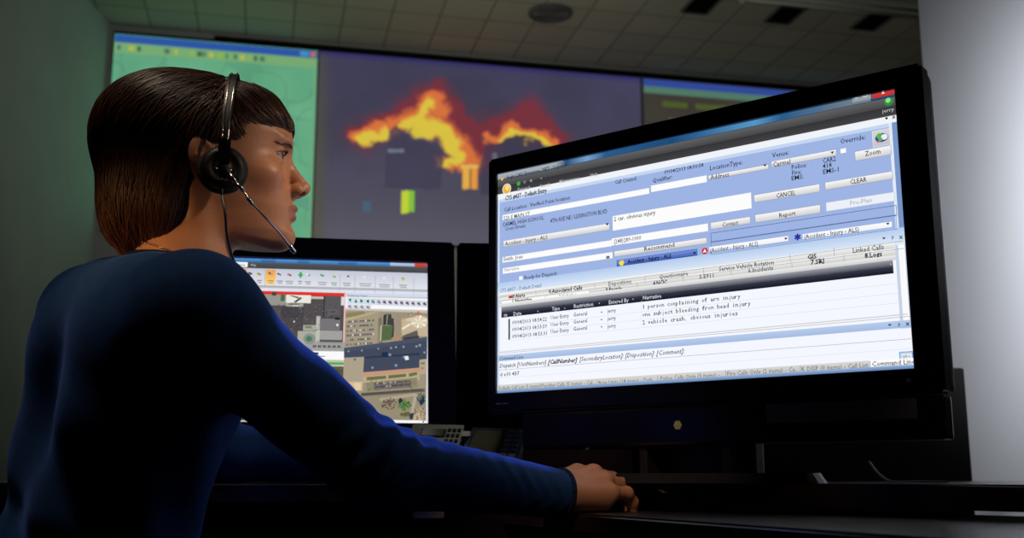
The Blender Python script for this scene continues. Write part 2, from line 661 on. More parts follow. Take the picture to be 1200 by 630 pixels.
# the burning house, written over photo columns 372..750 and rows ~60..285
def fire_pic(u, v):
    X = 372 + u * 378
    # rows: the picture's top and bottom follow the receding wall
    T = 60 + (X - 372) * 0.085
    B = 279 + (X - 372) * 0.047
    Yp = T + v * (B - T)
    wx = (fbm(X / 16, Yp / 16, 50) - 0.5) * 22
    wy = (fbm(X / 16 + 9, Yp / 16 + 4, 60) - 0.5) * 22
    x, y = X + wx, Yp + wy
    c = np.ones((len(u), 3)) * np.array([66, 64, 82])
    c += (fbm(X / 50, Yp / 50, 5)[:, None] - 0.5) * np.array([14, 14, 26])
    c = paint(c, 0.6 * np.clip((v - 0.45) / 0.5, 0, 1), (104, 102, 112))
    c = paint(c, 0.6 * np.exp(-((X - 375) / 9) ** 2), (82, 82, 60))
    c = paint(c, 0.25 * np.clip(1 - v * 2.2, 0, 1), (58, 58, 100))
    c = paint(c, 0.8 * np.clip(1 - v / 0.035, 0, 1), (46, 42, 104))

    def stroke(pts, r, p=2.0):
        """soft fat line: 1 on the line, falling off over r pixels"""
        best = np.full(len(u), 1e9)
        for (x0, y0), (x1, y1) in zip(pts, pts[1:]):
            dx, dy = x1 - x0, y1 - y0
            t = np.clip(((x - x0) * dx + (y - y0) * dy) / (dx * dx + dy * dy), 0, 1)
            best = np.minimum(best, np.hypot(x - x0 - dx * t, y - y0 - dy * t))
        return np.exp(-(best / r) ** p)
    red = np.maximum.reduce([stroke([(418, 162), (450, 146), (480, 126), (502, 108), (520, 128), (545, 160), (556, 186)], 15), stroke([(560, 156), (590, 146), (612, 132), (628, 150), (644, 166)], 15), stroke([(520, 140), (545, 150), (570, 158)], 12)])
    c = paint(c, np.clip(red * 1.15, 0, 0.8) ** 1.2, (134, 46, 54))
    org = np.maximum.reduce([stroke([(416, 166), (436, 156), (450, 158)], 10), stroke([(462, 150), (482, 134), (502, 118), (508, 130)], 13), stroke([(490, 142), (512, 152), (530, 170), (546, 188)], 15), stroke([(568, 164), (592, 154), (615, 158), (640, 170)], 8), stroke([(512, 190), (540, 196)], 9)])
    c = paint(c, np.clip((org - 0.25) * 1.9, 0, 0.92), (222, 118, 62))
    yel = np.maximum.reduce([stroke([(418, 169), (434, 162), (448, 160)], 7), stroke([(470, 150), (484, 140), (498, 126)], 9), stroke([(486, 150), (508, 152), (524, 170), (534, 184)], 11), stroke([(574, 165), (596, 159), (618, 164), (636, 173)], 4), stroke([(514, 192), (530, 190)], 6)])
    c = paint(c, np.clip((yel - 0.30) * 2.3, 0, 0.95), (216, 196, 66))

    def house(pts, col=(66, 58, 84), soft=2.0):
        m = np.zeros(len(u), bool)
        px, py = X + wx * 0.18, Yp + wy * 0.18
        j = len(pts) - 1
        for i in range(len(pts)):
            xi, yi = pts[i]
            xj, yj = pts[j]
            t = ((yi > py) != (yj > py)) & (px < (xj - xi) * (py - yi) / (yj - yi + 1e-9) + xi)
            m ^= t
            j = i
        return m.astype(float)
    hm = house([(448, 180), (452, 155), (459, 148), (468, 156), (474, 168), (492, 168), (508, 176), (514, 188), (512, 222), (448, 222)])
    hm2 = house([(556, 190), (562, 172), (586, 167), (600, 170), (640, 172), (650, 185), (650, 230), (556, 230)])
    c = paint(c, hm * 0.7, (66, 61, 82))
    c = paint(c, hm2 * 0.7, (63, 59, 80))
    px, py = X, Yp
    def win(a, b, cc, d, col, s=1.0):
        nonlocal c
        c = paint(c, s * inrect(px, py, a, b, cc, d), col)
    win(467, 224, 475, 250, (190, 205, 60)); win(475, 224, 482, 248, (130, 190, 60))
    win(536, 198, 544, 222, (225, 170, 70)); win(546, 198, 553, 222, (225, 150, 60)); win(534, 194, 554, 198, (220, 180, 90))
    win(451, 176, 469, 180, (120, 130, 140), .8)
    win(425, 236, 434, 248, (70, 100, 130), .7)
    win(570, 180, 575, 190, (120, 130, 140), .6)
    return c


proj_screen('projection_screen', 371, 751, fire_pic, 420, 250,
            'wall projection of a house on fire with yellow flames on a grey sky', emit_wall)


def list_pic(u, v):
    c = np.ones((len(u), 3)) * np.array([60, 56, 50])
    c += (fbm(u * 5, v * 5, 8)[:, None] - 0.5) * 10
    c = paint(c, inrect(u, v, 0.0, 0.0, 1, 0.042), (48, 72, 150))
    c = paint(c, inrect(u, v, 0.0, 0.042, 1, 0.082), (80, 118, 100))
    for (a, b, w) in [(0.07, .125, .09), (.19, .125, .16), (.40, .125, .12), (.58, .125, .15)]:
        c = paint(c, 0.8 * inrect(u, v, a, b, a + w, b + 0.035), (78, 96, 40))
    for r in range(8):
        for (a, w) in [(0.09, .12), (.25, .18), (.48, .10), (.66, .2)]:
            c = paint(c, 0.55 * inrect(u, v, a, .22 + r * .085, a + w, .26 + r * .085), (92, 98, 90))
    return c


proj_screen('projection_screen', 754, 1060, list_pic, 240, 150,
            'dark wall projection with a blue title bar and green text, partly behind the big monitor', emit_wall)
# ------------------------------------------------------------------ corner desk
ZD = ZC - 0.006                                  # worktop
ZT = ZC - 0.040                                  # keyboard tray
desk = empty('corner_desk', (0.5, 1.7, 0), 'dark laminate corner desk with a keyboard tray, under the black monitors', 'desk')
TOP = [(1.2, 0.40), (0.52, 1.02), (0.40, 1.20), (0.235, 1.46), (0.10, 1.50), (-0.95, 1.50), (-0.95, 2.35), (1.2, 2.35)]
bm = bmesh.new()
add_prism(bm, TOP, ZD - 0.026, ZD, 0.004)
from_bm('worktop', bm, M['desk'], desk)
bm = bmesh.new()
e0, e1 = Vector((0.2816, 0.78)), Vector((0.085, 1.27))
dd = (e1 - e0).normalized()
ef, en = e0 - dd * 0.22, e1 + dd * 0.26
tr = [(ef.x, ef.y), (0.80, 0.52), (0.80, 0.80), (0.44, 1.36), (en.x + 0.10, en.y + 0.03), (en.x, en.y)]
add_prism(bm, tr, ZT - 0.02, ZT, 0.003)
from_bm('keyboard_tray', bm, M['tray'], desk)
# two brackets that carry the tray under the worktop
for (bx, by) in ((0.62, 0.95), (0.42, 1.32)):
    bm = bmesh.new()
    add_box(bm, Matrix.Translation((bx, by, ZT - 0.04)), (0.05, 0.14, 0.04), bevel=0.004)
    add_box(bm, Matrix.Translation((bx + 0.05, by + 0.06, ZT - 0.025)), (0.12, 0.05, 0.045), bevel=0.004)
    from_bm('bracket', bm, M['black_plastic'], desk)
bm = bmesh.new()
add_box(bm, Matrix.Translation((-0.42, 1.53, ZD - 0.066)), (1.02, 0.02, 0.08), bevel=0.002)
from_bm('apron', bm, M['dark_void'], desk)
lb0, lb1 = at(484, 599, 1.515), at(520, 607, 1.515)
bm = bmesh.new()
add_box(bm, Matrix.Translation(((lb0.x + lb1.x) / 2, 1.5185, (lb0.z + lb1.z) / 2)), (lb1.x - lb0.x, 0.003, lb0.z - lb1.z), bevel=0.001)
o = from_bm('label_plate', bm, M['beige'], desk)
tag(o, 'small beige label under the desk edge')
for (lx, ly) in ((-0.88, 1.58), (-0.88, 2.28), (1.13, 0.60), (1.13, 2.28)):
    bm = bmesh.new()
    add_box(bm, Matrix.Translation((lx, ly, (ZD - 0.026) / 2)), (0.06, 0.06, ZD - 0.026), bevel=0.004)
    from_bm('leg', bm, M['black_plastic'], desk)

# low partition behind the desk
bm = bmesh.new()
add_box(bm, Matrix.Translation((0.15, 2.42, 0.52)), (1.70, 0.05, 1.04), bevel=0.006)
p = from_bm('desk_partition', bm, M['dark_void'])
tag(p, 'low black partition panel standing behind the corner desk', 'partition')

# ------------------------------------------------------------------ monitors
def display_monitor(org, ux, uz, w, h, bez, label, body_m, lower=0.0, group=None, depth=0.05):
    """org: lower left corner of the lit area; bez = left, right, top, bottom"""
    ux, uz = ux.normalized(), uz.normalized()
    iny = uz.cross(ux).normalized()              # into the monitor
    if iny.y < 0:
        iny = -iny
    fr = axes_frame(org, ux, iny, uz)
    mid = fr @ Vector((w / 2, depth, 0))
    o = empty('computer_monitor', (mid.x, mid.y, ZD), label, 'monitor', group)
    l, r, t, b = bez
    bm = bmesh.new()
    frame_ring(bm, fr, w, h, l, r, t, b, -0.006, 0.022, 0.004)
    from_bm('bezel', bm, body_m, o)
    bm = bmesh.new()
    add_box(bm, fr, (w + 0.001, 0.004, h + 0.001), (w / 2, 0.0022, h / 2))
    from_bm('screen', bm, M['black_gloss'], o)
    bm = bmesh.new()
    cw, chh = w + l + r, h + t + b
    cx, cz = (w + r - l) / 2, (h + t - b) / 2
    add_box(bm, fr, (cw - 0.006, depth * 0.5, chh - 0.006), (cx, 0.022 + depth * 0.25, cz), 0.008)
    add_box(bm, fr, (cw * 0.6, depth * 0.6, chh * 0.6), (cx, 0.022 + depth * 0.7, cz), 0.02)
    from_bm('back_cover', bm, M['black_plastic'], o)
    return o, fr


# big monitor on the right
ORG = at(583, 461, 1.52)
UX = Vector((1673, -1294, 0)).normalized()
UZ = Vector((0, 0, 1))
W1, H1 = 0.5755, 0.3165
BIG, FR1 = display_monitor(ORG, UX, UZ, W1, H1, (0.0155, 0.031, 0.0245, 0.028),
                           'large black monitor lit with a blue and white dispatch form, nearest the camera', M['black_gloss'])
# speaker panel hanging under the screen
mg = bpy.data.materials.new('speaker_grille')
mg.use_nodes = True
nt = mg.node_tree
tcn = nt.nodes.new('ShaderNodeTexCoord')
mp = nt.nodes.new('ShaderNodeMapping')
mp.inputs['Rotation'].default_value = (0, 0, -math.atan2(UX.y, UX.x))
sep = nt.nodes.new('ShaderNodeSeparateXYZ')
nt.links.new(tcn.outputs['Object'], mp.inputs['Vector'])
nt.links.new(mp.outputs['Vector'], sep.inputs['Vector'])
def mth(op, a, b=None):
    n = nt.nodes.new('ShaderNodeMath')
    n.operation = op
    for i, x in enumerate((a, b)):
        if x is None:
            continue
        if isinstance(x, (int, float)):
            n.inputs[i].default_value = x
        else:
            nt.links.new(x, n.inputs[i])
    return n.outputs[0]
s1 = mth('SINE', mth('MULTIPLY', sep.outputs['X'], 2 * math.pi / 0.0026))
s2 = mth('SINE', mth('MULTIPLY', sep.outputs['Z'], 2 * math.pi / 0.0026))
hole = mth('GREATER_THAN', mth('MULTIPLY', s1, s2), 0.25)
mixc = nt.nodes.new('ShaderNodeMix')
mixc.data_type = 'RGBA'
mixc.inputs[6].default_value = (0.24, 0.22, 0.20, 1)
mixc.inputs[7].default_value = (0.008, 0.008, 0.008, 1)
nt.links.new(hole, mixc.inputs[0])
nt.links.new(mixc.outputs[2], nt.nodes['Principled BSDF'].inputs['Base Color'])
nt.nodes['Principled BSDF'].inputs['Roughness'].default_value = 0.5
bm = bmesh.new()
add_box(bm, FR1, (W1 + 0.028 - 0.045, 0.030, 0.047), ((0.045 + W1 + 0.028) / 2, 0.012, -0.0525), 0.004)
from_bm('lower_housing', bm, M['black_gloss'], BIG)
bm = bmesh.new()
add_box(bm, FR1, (W1 * 0.30, 0.003, 0.022), (W1 * 0.85, -0.0035, -0.0425), 0.001)
o = from_bm('speaker_grille', bm, mg, BIG)
tag(o, 'perforated dark grey speaker grille')
bm = bmesh.new()
add_box(bm, FR1, (0.012, 0.05, 0.06), (W1 * 0.40, 0.03, -0.09), 0.003)
add_box(bm, FR1, (0.012, 0.05, 0.06), (W1 * 0.60, 0.03, -0.09), 0.003)
add_box(bm, FR1, (W1 * 0.26, 0.03, 0.06), (W1 * 0.5, 0.06, -0.09), 0.006)
from_bm('stand_neck', bm, M['black_plastic'], BIG)
bm = bmesh.new()
bz = ZD - ORG.z + 0.006
for k in range(1):
    n = 40
    lo, hi = [], []
    for i in range(n):
        q = 2 * math.pi * i / n
        lo.append(bm.verts.new(FR1 @ Vector((W1 / 2 + 0.16 * math.cos(q), 0.05 + 0.085 * math.sin(q), bz - 0.006))))
        hi.append(bm.verts.new(FR1 @ Vector((W1 / 2 + 0.152 * math.cos(q), 0.05 + 0.078 * math.sin(q), bz + 0.006))))
    bm.faces.new(list(reversed(lo)))
    bm.faces.new(hi)
    for i in range(n):
        j = (i + 1) % n
        bm.faces.new((lo[i], lo[j], hi[j], hi[i]))
from_bm('stand_base', bm, M['black_plastic'], BIG)
# grey maker's mark on the lower left of the bezel (too small to read), power key on the right
bm = bmesh.new()
x = 0.002
for k, wd in enumerate((2.2, 1.6, 2.0, 1.4, 0, 2.4, 1.6, 1.8, 1.4)):
    if wd:
        add_box(bm, FR1, (wd * 0.001, 0.0006, 0.0016), (x + wd * 0.0005, -0.0062, -0.0145))
    x += wd * 0.001 + (0.0007 if wd else 0.002)
o = from_bm('maker_mark', bm, M['grey_mark'], BIG)
bm = bmesh.new()
add_box(bm, FR1, (0.004, 0.002, 0.004), (W1 - 0.006, -0.0062, -0.013), 0.0008)
from_bm('power_button', bm, M['grey_mark'], BIG)
# small flower-shaped green sticker under the screen
su = Vector(FR1.inverted() @ at(796, 498, 1.36))
d_ = ray(796, 498)
t_ = (FR1.translation - Vector((0, 0, ZC))).dot(FR1.col[1].to_3d()) / d_.dot(FR1.col[1].to_3d())
sp_ = FR1.inverted() @ (Vector((0, 0, ZC)) + d_ * t_)
bm = bmesh.new()
for k in range(6):
    q = k * math.pi / 3
    fr_ = FR1 @ Matrix.Translation((sp_.x + 0.0032 * math.cos(q), -0.0035, sp_.z + 0.0034 * math.sin(q))) @ Matrix.Rotation(math.pi / 2, 4, 'X')
    add_lathe(bm, fr_, [(0, 0), (0.0024, 0), (0.0024, 0.0008), (0, 0.001)], 12)
fr_ = FR1 @ Matrix.Translation((sp_.x, -0.0035, sp_.z)) @ Matrix.Rotation(math.pi / 2, 4, 'X')
add_lathe(bm, fr_, [(0, 0), (0.0025, 0), (0.0025, 0.0012), (0, 0.0014)], 12)
o = from_bm('flower_sticker', bm, M['sticker'], BIG)
tag(o, 'tiny yellow green sticker')

# left monitor, leaning back, behind the woman's arm
A2, T2 = math.radians(9.0), math.radians(13.0)
UX2 = Vector((math.cos(A2), math.sin(A2), 0))
NH2 = Vector((math.sin(A2), -math.cos(A2), 0))
UZ2 = (UZ * math.cos(T2) - NH2 * math.sin(T2)).normalized()
BR2 = at(501.5, 496.5, 1.78)


def proj(p):
    q = Vector(p) - Vector((0, 0, ZC))
    dep = q.y * CP + q.z * SP
    return 600 + F_PX * q.x / dep, 315 - F_PX * (q.z * CP - q.y * SP) / dep


lo, hi = 0.1, 0.5
for _ in range(40):
    m_ = (lo + hi) / 2
    if proj(BR2 + UZ2 * m_)[1] > 308:
        lo = m_
    else:
        hi = m_
H2 = lo
W2 = H2 * 1.40
ORG2 = BR2 - UX2 * W2
print('left monitor', W2, H2, [proj(p) for p in (BR2 + UZ2 * H2, ORG2 + UZ2 * H2, ORG2, BR2)])
LEFT, FR2 = display_monitor(ORG2, UX2, UZ2, W2, H2, (0.04, 0.047, 0.040, 0.035),
                            'black monitor showing a toolbar and aerial maps, behind the arm', M['bezel_matt'])


def monitor_stand(o, fr, w, m):
    b0 = fr @ Vector((w / 2, 0.06, 0.04))
    bm = bmesh.new()
    add_tube(bm, [b0, Vector((b0.x, b0.y + 0.01, ZD + 0.01))], 0.022, 16)
    from_bm('stand_neck', bm, m, o)
    bm = bmesh.new()
    add_lathe(bm, Matrix.Translation((b0.x, b0.y - 0.01, ZD)), [(0, 0), (0.11, 0), (0.108, 0.006), (0.03, 0.014), (0, 0.014)], 36)
    from_bm('stand_base', bm, m, o)


monitor_stand(LEFT, FR2, W2, M['black_plastic'])
# a third, dark one between the two
P3 = at(535, 497, 1.86)
p3t = at(535, 288, 1.90)
H3 = (p3t - P3).length - 0.02
UX3 = Vector((math.cos(A2), math.sin(A2) * 0.4, 0)).normalized()
DARK, FR3 = display_monitor(P3 + UX3 * 0.012, UX3, UZ, W2, H3, (0.014, 0.014, 0.014, 0.02),
                            'black switched-off monitor mostly hidden behind the big one', M['black_gloss'])
monitor_stand(DARK, FR3, W2, M['black_plastic'])

# ------------------------------------------------------------------ desk phones
def slab_frame(tl, tr, bl, thick):
    x = (tr - tl).normalized()
    z = (tl - bl).normalized()
    x = (x - z * x.dot(z)).normalized()
    y = z.cross(x).normalized()
    return axes_frame(bl, x, y, z), (tr - tl).length, (tl - bl).length


def desk_phone(bl, tl, tr, label, body, keyrows, keycols, lcd, keyarea, handset=True):
    fr, w, h = slab_frame(tl, tr, bl, 0.02)
    o = empty('desk_phone', (bl.x, bl.y, ZD), label, 'phone')
    bm = bmesh.new()
    add_box(bm, fr, (w, 0.014, h), (w / 2, 0.007, h / 2), 0.003)
    from_bm('face_plate', bm, body, o)
    # wedge foot behind
    bm = bmesh.new()
    a = fr @ Vector((0.006, 0.014, h * 0.9))
    b = fr @ Vector((w - 0.006, 0.014, h * 0.9))
    c = fr @ Vector((0.006, 0.014, h * 0.08))
    d = fr @ Vector((w - 0.006, 0.014, h * 0.08))
    vs = [bm.verts.new(p) for p in (a, b, d, c)]
    lo_ = [bm.verts.new((p.x, p.y + 0.004, ZD + 0.001)) for p in (a, b, d, c)]
    bm.faces.new(vs)
    bm.faces.new(lo_)
    for i in range(4):
        j = (i + 1) % 4
        bm.faces.new((vs[i], vs[j], lo_[j], lo_[i]))
    from_bm('foot', bm, body, o)
    bm = bmesh.new()
    x0, z0, x1, z1 = [q * s for q, s in zip(lcd, (w, h, w, h))]
    add_box(bm, fr, (x1 - x0 + 0.005, 0.002, z1 - z0 + 0.005), ((x0 + x1) / 2, -0.0006, (z0 + z1) / 2), 0.0008)
    from_bm('display_frame', bm, M['black_plastic'], o)
    bm = bmesh.new()
    add_box(bm, fr, (x1 - x0, 0.002, z1 - z0), ((x0 + x1) / 2, -0.0014, (z0 + z1) / 2), 0.0005)
    from_bm('display', bm, M['lcd_off'], o)
    x0, z0, x1, z1 = [q * s for q, s in zip(keyarea, (w, h, w, h))]
    for i in range(keyrows):
        for j in range(keycols):
            bm = bmesh.new()
            kw, kh = (x1 - x0) / keycols, (z1 - z0) / keyrows
            add_box(bm, fr, (kw * 0.7, 0.003, kh * 0.5), (x0 + kw * (j + .5), -0.001, z0 + kh * (i + .5)), 0.0008)
            from_bm('key', bm, M['phone_key'] if body is M['phone'] else M['black_plastic'], o)
    return o


desk_phone(at(533, 545, 1.56), at(554, 500, 1.70), at(619, 498, 1.70), 'dark blue-grey desk phone with a display, behind the forearm',
           M['phone'], 7, 2, (0.10, 0.13, 0.60, 0.88), (0.66, 0.08, 0.96, 0.92))
desk_phone(at(470, 530, 1.60), at(484, 496, 1.69), at(545, 495, 1.69), 'beige desk phone below the aerial map monitor, mostly behind the arm',
           M['phone_beige'], 3, 3, (0.25, 0.55, 0.66, 0.78), (0.70, 0.30, 0.98, 0.86))
a, b = at(541, 505, 1.66), at(551, 511, 1.66)
box_obj('paper_tag', Matrix.Translation(((a.x + b.x) / 2, 1.66, (a.z + b.z) / 2)), (b.x - a.x, 0.012, a.z - b.z), (0, 0, 0), M['beige'], bevel=0.001)
o = bpy.data.objects['paper_tag']
bm = bmesh.new()
bm.from_mesh(o.data)
add_box(bm, Matrix.Translation(((a.x + b.x) / 2, 1.668, (a.z + ZD) / 2)), (0.006, 0.004, a.z - ZD), bevel=0.001)
bm.to_mesh(o.data)
bm.free()
tag(o, 'tiny pale yellow tag standing between the two desk phones', 'tag')

# brown wooden organiser behind the hand
a, b = at(606, 527, 1.70), at(741, 551, 1.70)
bx = empty('wooden_tray', ((a.x + b.x) / 2, 1.75, ZD), 'low brown wooden box on the desk behind the hand', 'box')
bh = a.z - ZD
bm = bmesh.new()
add_box(bm, Matrix.Translation(((a.x + b.x) / 2, 1.706, ZD + bh / 2)), (b.x - a.x, 0.012, bh), bevel=0.002)
from_bm('front_panel', bm, M['brown'], bx)
bm = bmesh.new()
add_box(bm, Matrix.Translation(((a.x + b.x) / 2, 1.794, ZD + bh / 2)), (b.x - a.x, 0.012, bh), bevel=0.002)
from_bm('back_panel', bm, M['brown'], bx)
for s_ in (a.x + 0.006, b.x - 0.006):
    bm = bmesh.new()
    add_box(bm, Matrix.Translation((s_, 1.75, ZD + bh / 2)), (0.012, 0.076, bh), bevel=0.002)
    from_bm('side_panel', bm, M['brown'], bx)
bm = bmesh.new()
add_box(bm, Matrix.Translation(((a.x + b.x) / 2, 1.75, ZD + 0.004)), (b.x - a.x - 0.02, 0.08, 0.006))
from_bm('bottom_panel', bm, M['brown'], bx)

# ------------------------------------------------------------------ mouse, keyboard and cables
YAW = math.radians(50)
MD = Vector((math.cos(YAW), math.sin(YAW), 0))
ML = Vector((-math.sin(YAW), math.cos(YAW), 0))
MC = Vector((0.104, 1.360, ZT))
mouse = empty('computer_mouse', MC, 'black computer mouse under the hand', 'mouse')
FM = axes_frame(MC, MD, ML, Vector((0, 0, 1)))
bm = bmesh.new()
bmesh.ops.create_uvsphere(bm, u_segments=28, v_segments=16, radius=1.0)
for v in bm.verts:
    x, y, z = v.co
    wy = 0.027 * (1 - 0.12 * x * x)
    v.co = FM @ Vector((x * 0.048, y * wy, 0.001 + max(0.0, z) * 0.026 * (1 - 0.25 * x) + min(0, z) * 0.001))
from_bm('shell', bm, M['black_plastic'], mouse, True)
bm = bmesh.new()
add_lathe(bm, FM @ Matrix.Translation((0.028, -0.003, 0.020)) @ Matrix.Rotation(-math.pi / 2, 4, 'X'), [(0, 0), (0.007, 0), (0.007, 0.006), (0, 0.006)], 18)
from_bm('scroll_wheel', bm, M['foam'], mouse, True)

m0 = FM @ Vector((0.048, 0, 0.010))
c1 = tube_obj('mouse_cable', catmull([m0, m0 + MD * 0.02 + Vector((0, 0, -0.004)), at(742, 572, 1.43) , at(752, 568, 1.46), at(762, 564.5, 1.50), at(775, 563.2, 1.58), at(790, 563, 1.75)]), 0.0014, M['cable_blue'])
tag(c1, 'thin blue-lit cable curving up from the mouse onto the desk', 'cable')
kz = ZT + 0.0016
def on_tray(px, py, r=0.0016):
    d = ray(px, py)
    k = (ZT + r - ZC) / d.z
    return Vector((d.x * k, d.y * k, ZT + r))
c2 = tube_obj('keyboard_cable', catmull([at(758, 567, 1.40), at(770, 573, 1.36), at(783, 579, 1.33)] + [on_tray(*q) for q in ((805, 587.5), (830, 589), (880, 590), (940, 591.5), (1010, 593), (1080, 596))]), 0.0016, M['cable_dark'])
tag(c2, 'thin dark cable lying along the keyboard tray below the big monitor', 'cable')
def on_desk(px, Y, r=0.0015):
    d = ray(px, 565)
    return Vector((d.x * Y / d.y, Y, ZD + r))
c3 = tube_obj('power_cable', catmull([on_desk(1020, 1.75) + Vector((0, 0, 0.03)), on_desk(1030, 1.7) + Vector((0, 0, 0.012)), on_desk(1045, 1.6), on_desk(1075, 1.5), on_desk(1110, 1.45)]), 0.0018, M['cable_pale'])
tag(c3, 'pale cable curling on the desk at the right under the big monitor', 'cable')
# ------------------------------------------------------------------ what the big monitor shows
SCREEN = emit_mat('lit_display', 1.0)
SCREEN_DETAIL = emit_mat('lit_display_detail', 1.0, False)


def lit_base(parent, fr, w, h, cols):
    """the glowing panel itself"""
    P = Picture(fr.translation, fr.col[0].to_3d(), fr.col[2].to_3d(), w, h, base=0.0)
    P.frac(0, 0, 1, 1, cols)
    return P.build('display_light', SCREEN, parent)


lit_base(BIG, FR1, W1, H1, (244, 247, 255))
P = Picture(FR1.translation, UX, UZ, W1, H1)
INK, GREY = (25, 27, 35), (110, 115, 125)
BLUE = (158, 180, 228)
# title bar with a soft sky streak
P.frac(0, 0, 1, 0.026, (40, 84, 130), (30, 66, 108))
for (a, b, c0, c1) in ((0.0, 0.2, (170, 180, 190), (150, 160, 172)),):
    P.frac(a, 0, b, 0.024, c0, c1)
def sweep(u0, u1, ca, cb, v0=0.002, v1=0.024):
    P.poly([(u0 * W1, H1 - v1 * H1), (u1 * W1, H1 - v1 * H1), (u1 * W1, H1 - v0 * H1), (u0 * W1, H1 - v0 * H1)], [ca, cb, cb, ca])
sweep(.18, .21, (150, 162, 175), (38, 80, 126)); sweep(.21, .27, (34, 74, 120), (120, 160, 200)); sweep(.27, .32, (120, 160, 200), (40, 92, 140))
sweep(.32, .50, (40, 92, 140), (30, 74, 120)); sweep(.50, .57, (30, 74, 120), (50, 100, 150)); sweep(.57, .70, (50, 100, 150), (86, 150, 196)); sweep(.70, .76, (86, 150, 196), (40, 92, 138))
sweep(.76, .85, (40, 92, 138), (80, 112, 140)); sweep(.85, .95, (90, 112, 132), (120, 132, 142))
P.frac(0, 0.026, 1, 0.060, (96, 97, 99), (70, 70, 72))
P.frac(0, 0.060, 1, 0.094, (52, 52, 54), (66, 66, 68))
P.frac(0, 0.094, 1, 0.120, (240, 244, 250))
P.frac(0, 0.120, 1, 0.134, (196, 214, 240))
P.frac(0.006, 0.134, 0.982, 0.505, BLUE)
P.frac(0.982, 0.120, 0.988, 0.505, (225, 235, 250)); P.frac(0.988, 0.12, 1, 0.505, (120, 150, 200))
P.frac(0.0, 0.12, 0.006, 1, (205, 220, 245))
P.frac(0, 0.505, 1, 0.565, (178, 203, 238), (224, 236, 250))
P.frac(0.978, 0.565, 1, 0.86, (196, 210, 232)); P.frac(0.984, 0.565, 0.996, 0.85, (250, 250, 250))
P.text('Aegis CAD Enterprise .NET - Dispatch', 593.6, 664.3, 209.3, 3.6, (30, 36, 50))
P.rect(586.5, 205.2, 590.5, 205, (240, 190, 70)) if False else P.disc(588.6, 209.6, 0.0024, (235, 180, 70))
P.disc(594, 221.4, 0.0080, (235, 235, 235)); P.disc(594, 221.4, 0.0066, (240, 176, 50)); P.disc(594.6, 220.0, 0.0040, (252, 222, 120))
P.disc(607.9, 215, 0.0032, (60, 170, 70)); P.disc(615, 213.2, 0.0024, (110, 120, 130)); P.disc(622.5, 211.6, 0.0022, (140, 140, 140)); P.disc(634.5, 209, 0.0010, (170, 170, 170))
for (s, a, b, y) in (('Dispatch', 607, 621.7, 223.6), ('Search', 633, 644.6, 219.3), ('Maintenance', 655.7, 680, 214.3), ('Help', 692, 701, 206.7)):
    P.text(s, a, b, y, 3.4, (185, 185, 185))
P.text('jerry', 1034, 1048, 131.8, 3.6, (190, 190, 190))
P.disc(1041.5, 118.9, 0.0050, (40, 150, 60)); P.disc(1040.8, 117.6, 0.0028, (150, 220, 150))
P.rect(1022, 111, 1049.4, 110.2, (214, 60, 50), (188, 48, 40)); P.text('x', 1033, 1037, 109.6, 3, (255, 255, 255), True)
P.rect(999, 115.3, 1021, 115.6, (150, 160, 170)); P.text('- o', 1002, 1018, 115.6, 2.6, (250, 250, 250))
P.text('CYS #437 - Default Entry', 592, 641, 234.2, 4.3, INK, True)
P.disc(1039, 138.6, 0.0014, INK); P.text('x', 1045.5, 1049.8, 138.6, 4, INK, True)
TXT = [
    ('Call Location:  Verified Point location', 591, 668, 247.4, 3.9), ('CARMEL HIGH SCHOOL', 589, 637.5, 265, 4.0), ('Cross Streets:', 592, 616.5, 269.6, 3.6),
    ('4TH AVE NE / LEXINGTON BLVD', 645, 712, 260.6, 4.2), ('Call Created:', 721, 746.4, 215.2, 4.0), ('Qualifier:', 765, 788, 213.2, 4.2),
    ('09/04/2013 08:50:58', 778.7, 824.6, 203.4, 3.9), ('LocationType:', 832.2, 870.3, 199, 4.6), ('Venue:', 905, 924.8, 184.2, 4.8),
    ('Override:', 985, 1014.5, 168, 5.0), ('Police:', 928, 945.7, 198, 4.5), ('CAR2', 964.3, 979.7, 190.6, 4.9), ('Fire:', 928.5, 939.4, 204.6, 4.5),
    ('418', 964.3, 975, 196.9, 4.7), ('EMS:', 927.8, 942, 210.9, 4.5), ('EMS-1', 964.8, 983, 203.4, 4.7)]
for t in TXT:
    P.text(*t, INK)
WHITE = (252, 252, 252)
for r_ in ((589, 252, 761, 226.8), (763, 217.5, 828.5, 213.2), (718, 253.2, 881, 243.9), (717, 279.4, 830, 270.6), (589, 301.2, 717, 288.3), (589.4, 314.2, 718, 302.3)):
    P.rect(*r_, WHITE)
P.text('520 E MAIN ST', 590.5, 621, 257.4, 4.0)
P.text('2 car, obvious injury', 719.7, 768.3, 258.6, 4.2)
P.text('(248)289-1000', 719.7, 751.5, 285, 4.4, (80, 80, 90))
P.text('Smith, Joan', 590.2, 612.5, 305.2, 3.8)
P.text('Narrative', 591.4, 608.5, 317.6, 3.4, (165, 165, 170))
P.rect(710.5, 300, 714.5, 302.6, (110, 110, 110))
P.rect(985, 174.6, 991.7, 178.6, WHITE)
P.button(830, 205.6, 901, 198); P.button(903.8, 189, 980.5, 182.2); P.button(1001.6, 177.6, 1045, 181.2)
P.button(883.5, 228.4, 961.2, 224.8); P.button(966.6, 213.7, 1046.8, 209.6); P.button(884.8, 251.6, 962, 249.4); P.button(832.7, 260.8, 879.7, 261.8)
P.rect(967.8, 237.3, 1049, 235.5, (236, 240, 248)); P.outline(967.8, 237.3, 1049, 235.5, (190, 200, 215))
P.button(590, 282, 714.7, 269.4); P.button(719.7, 294.2, 828.5, 285.4)
P.rect(1022, 154, 1044, 169, (214, 214, 214), (196, 196, 200)); P.outline(1022, 154, 1044, 169, (240, 240, 240))
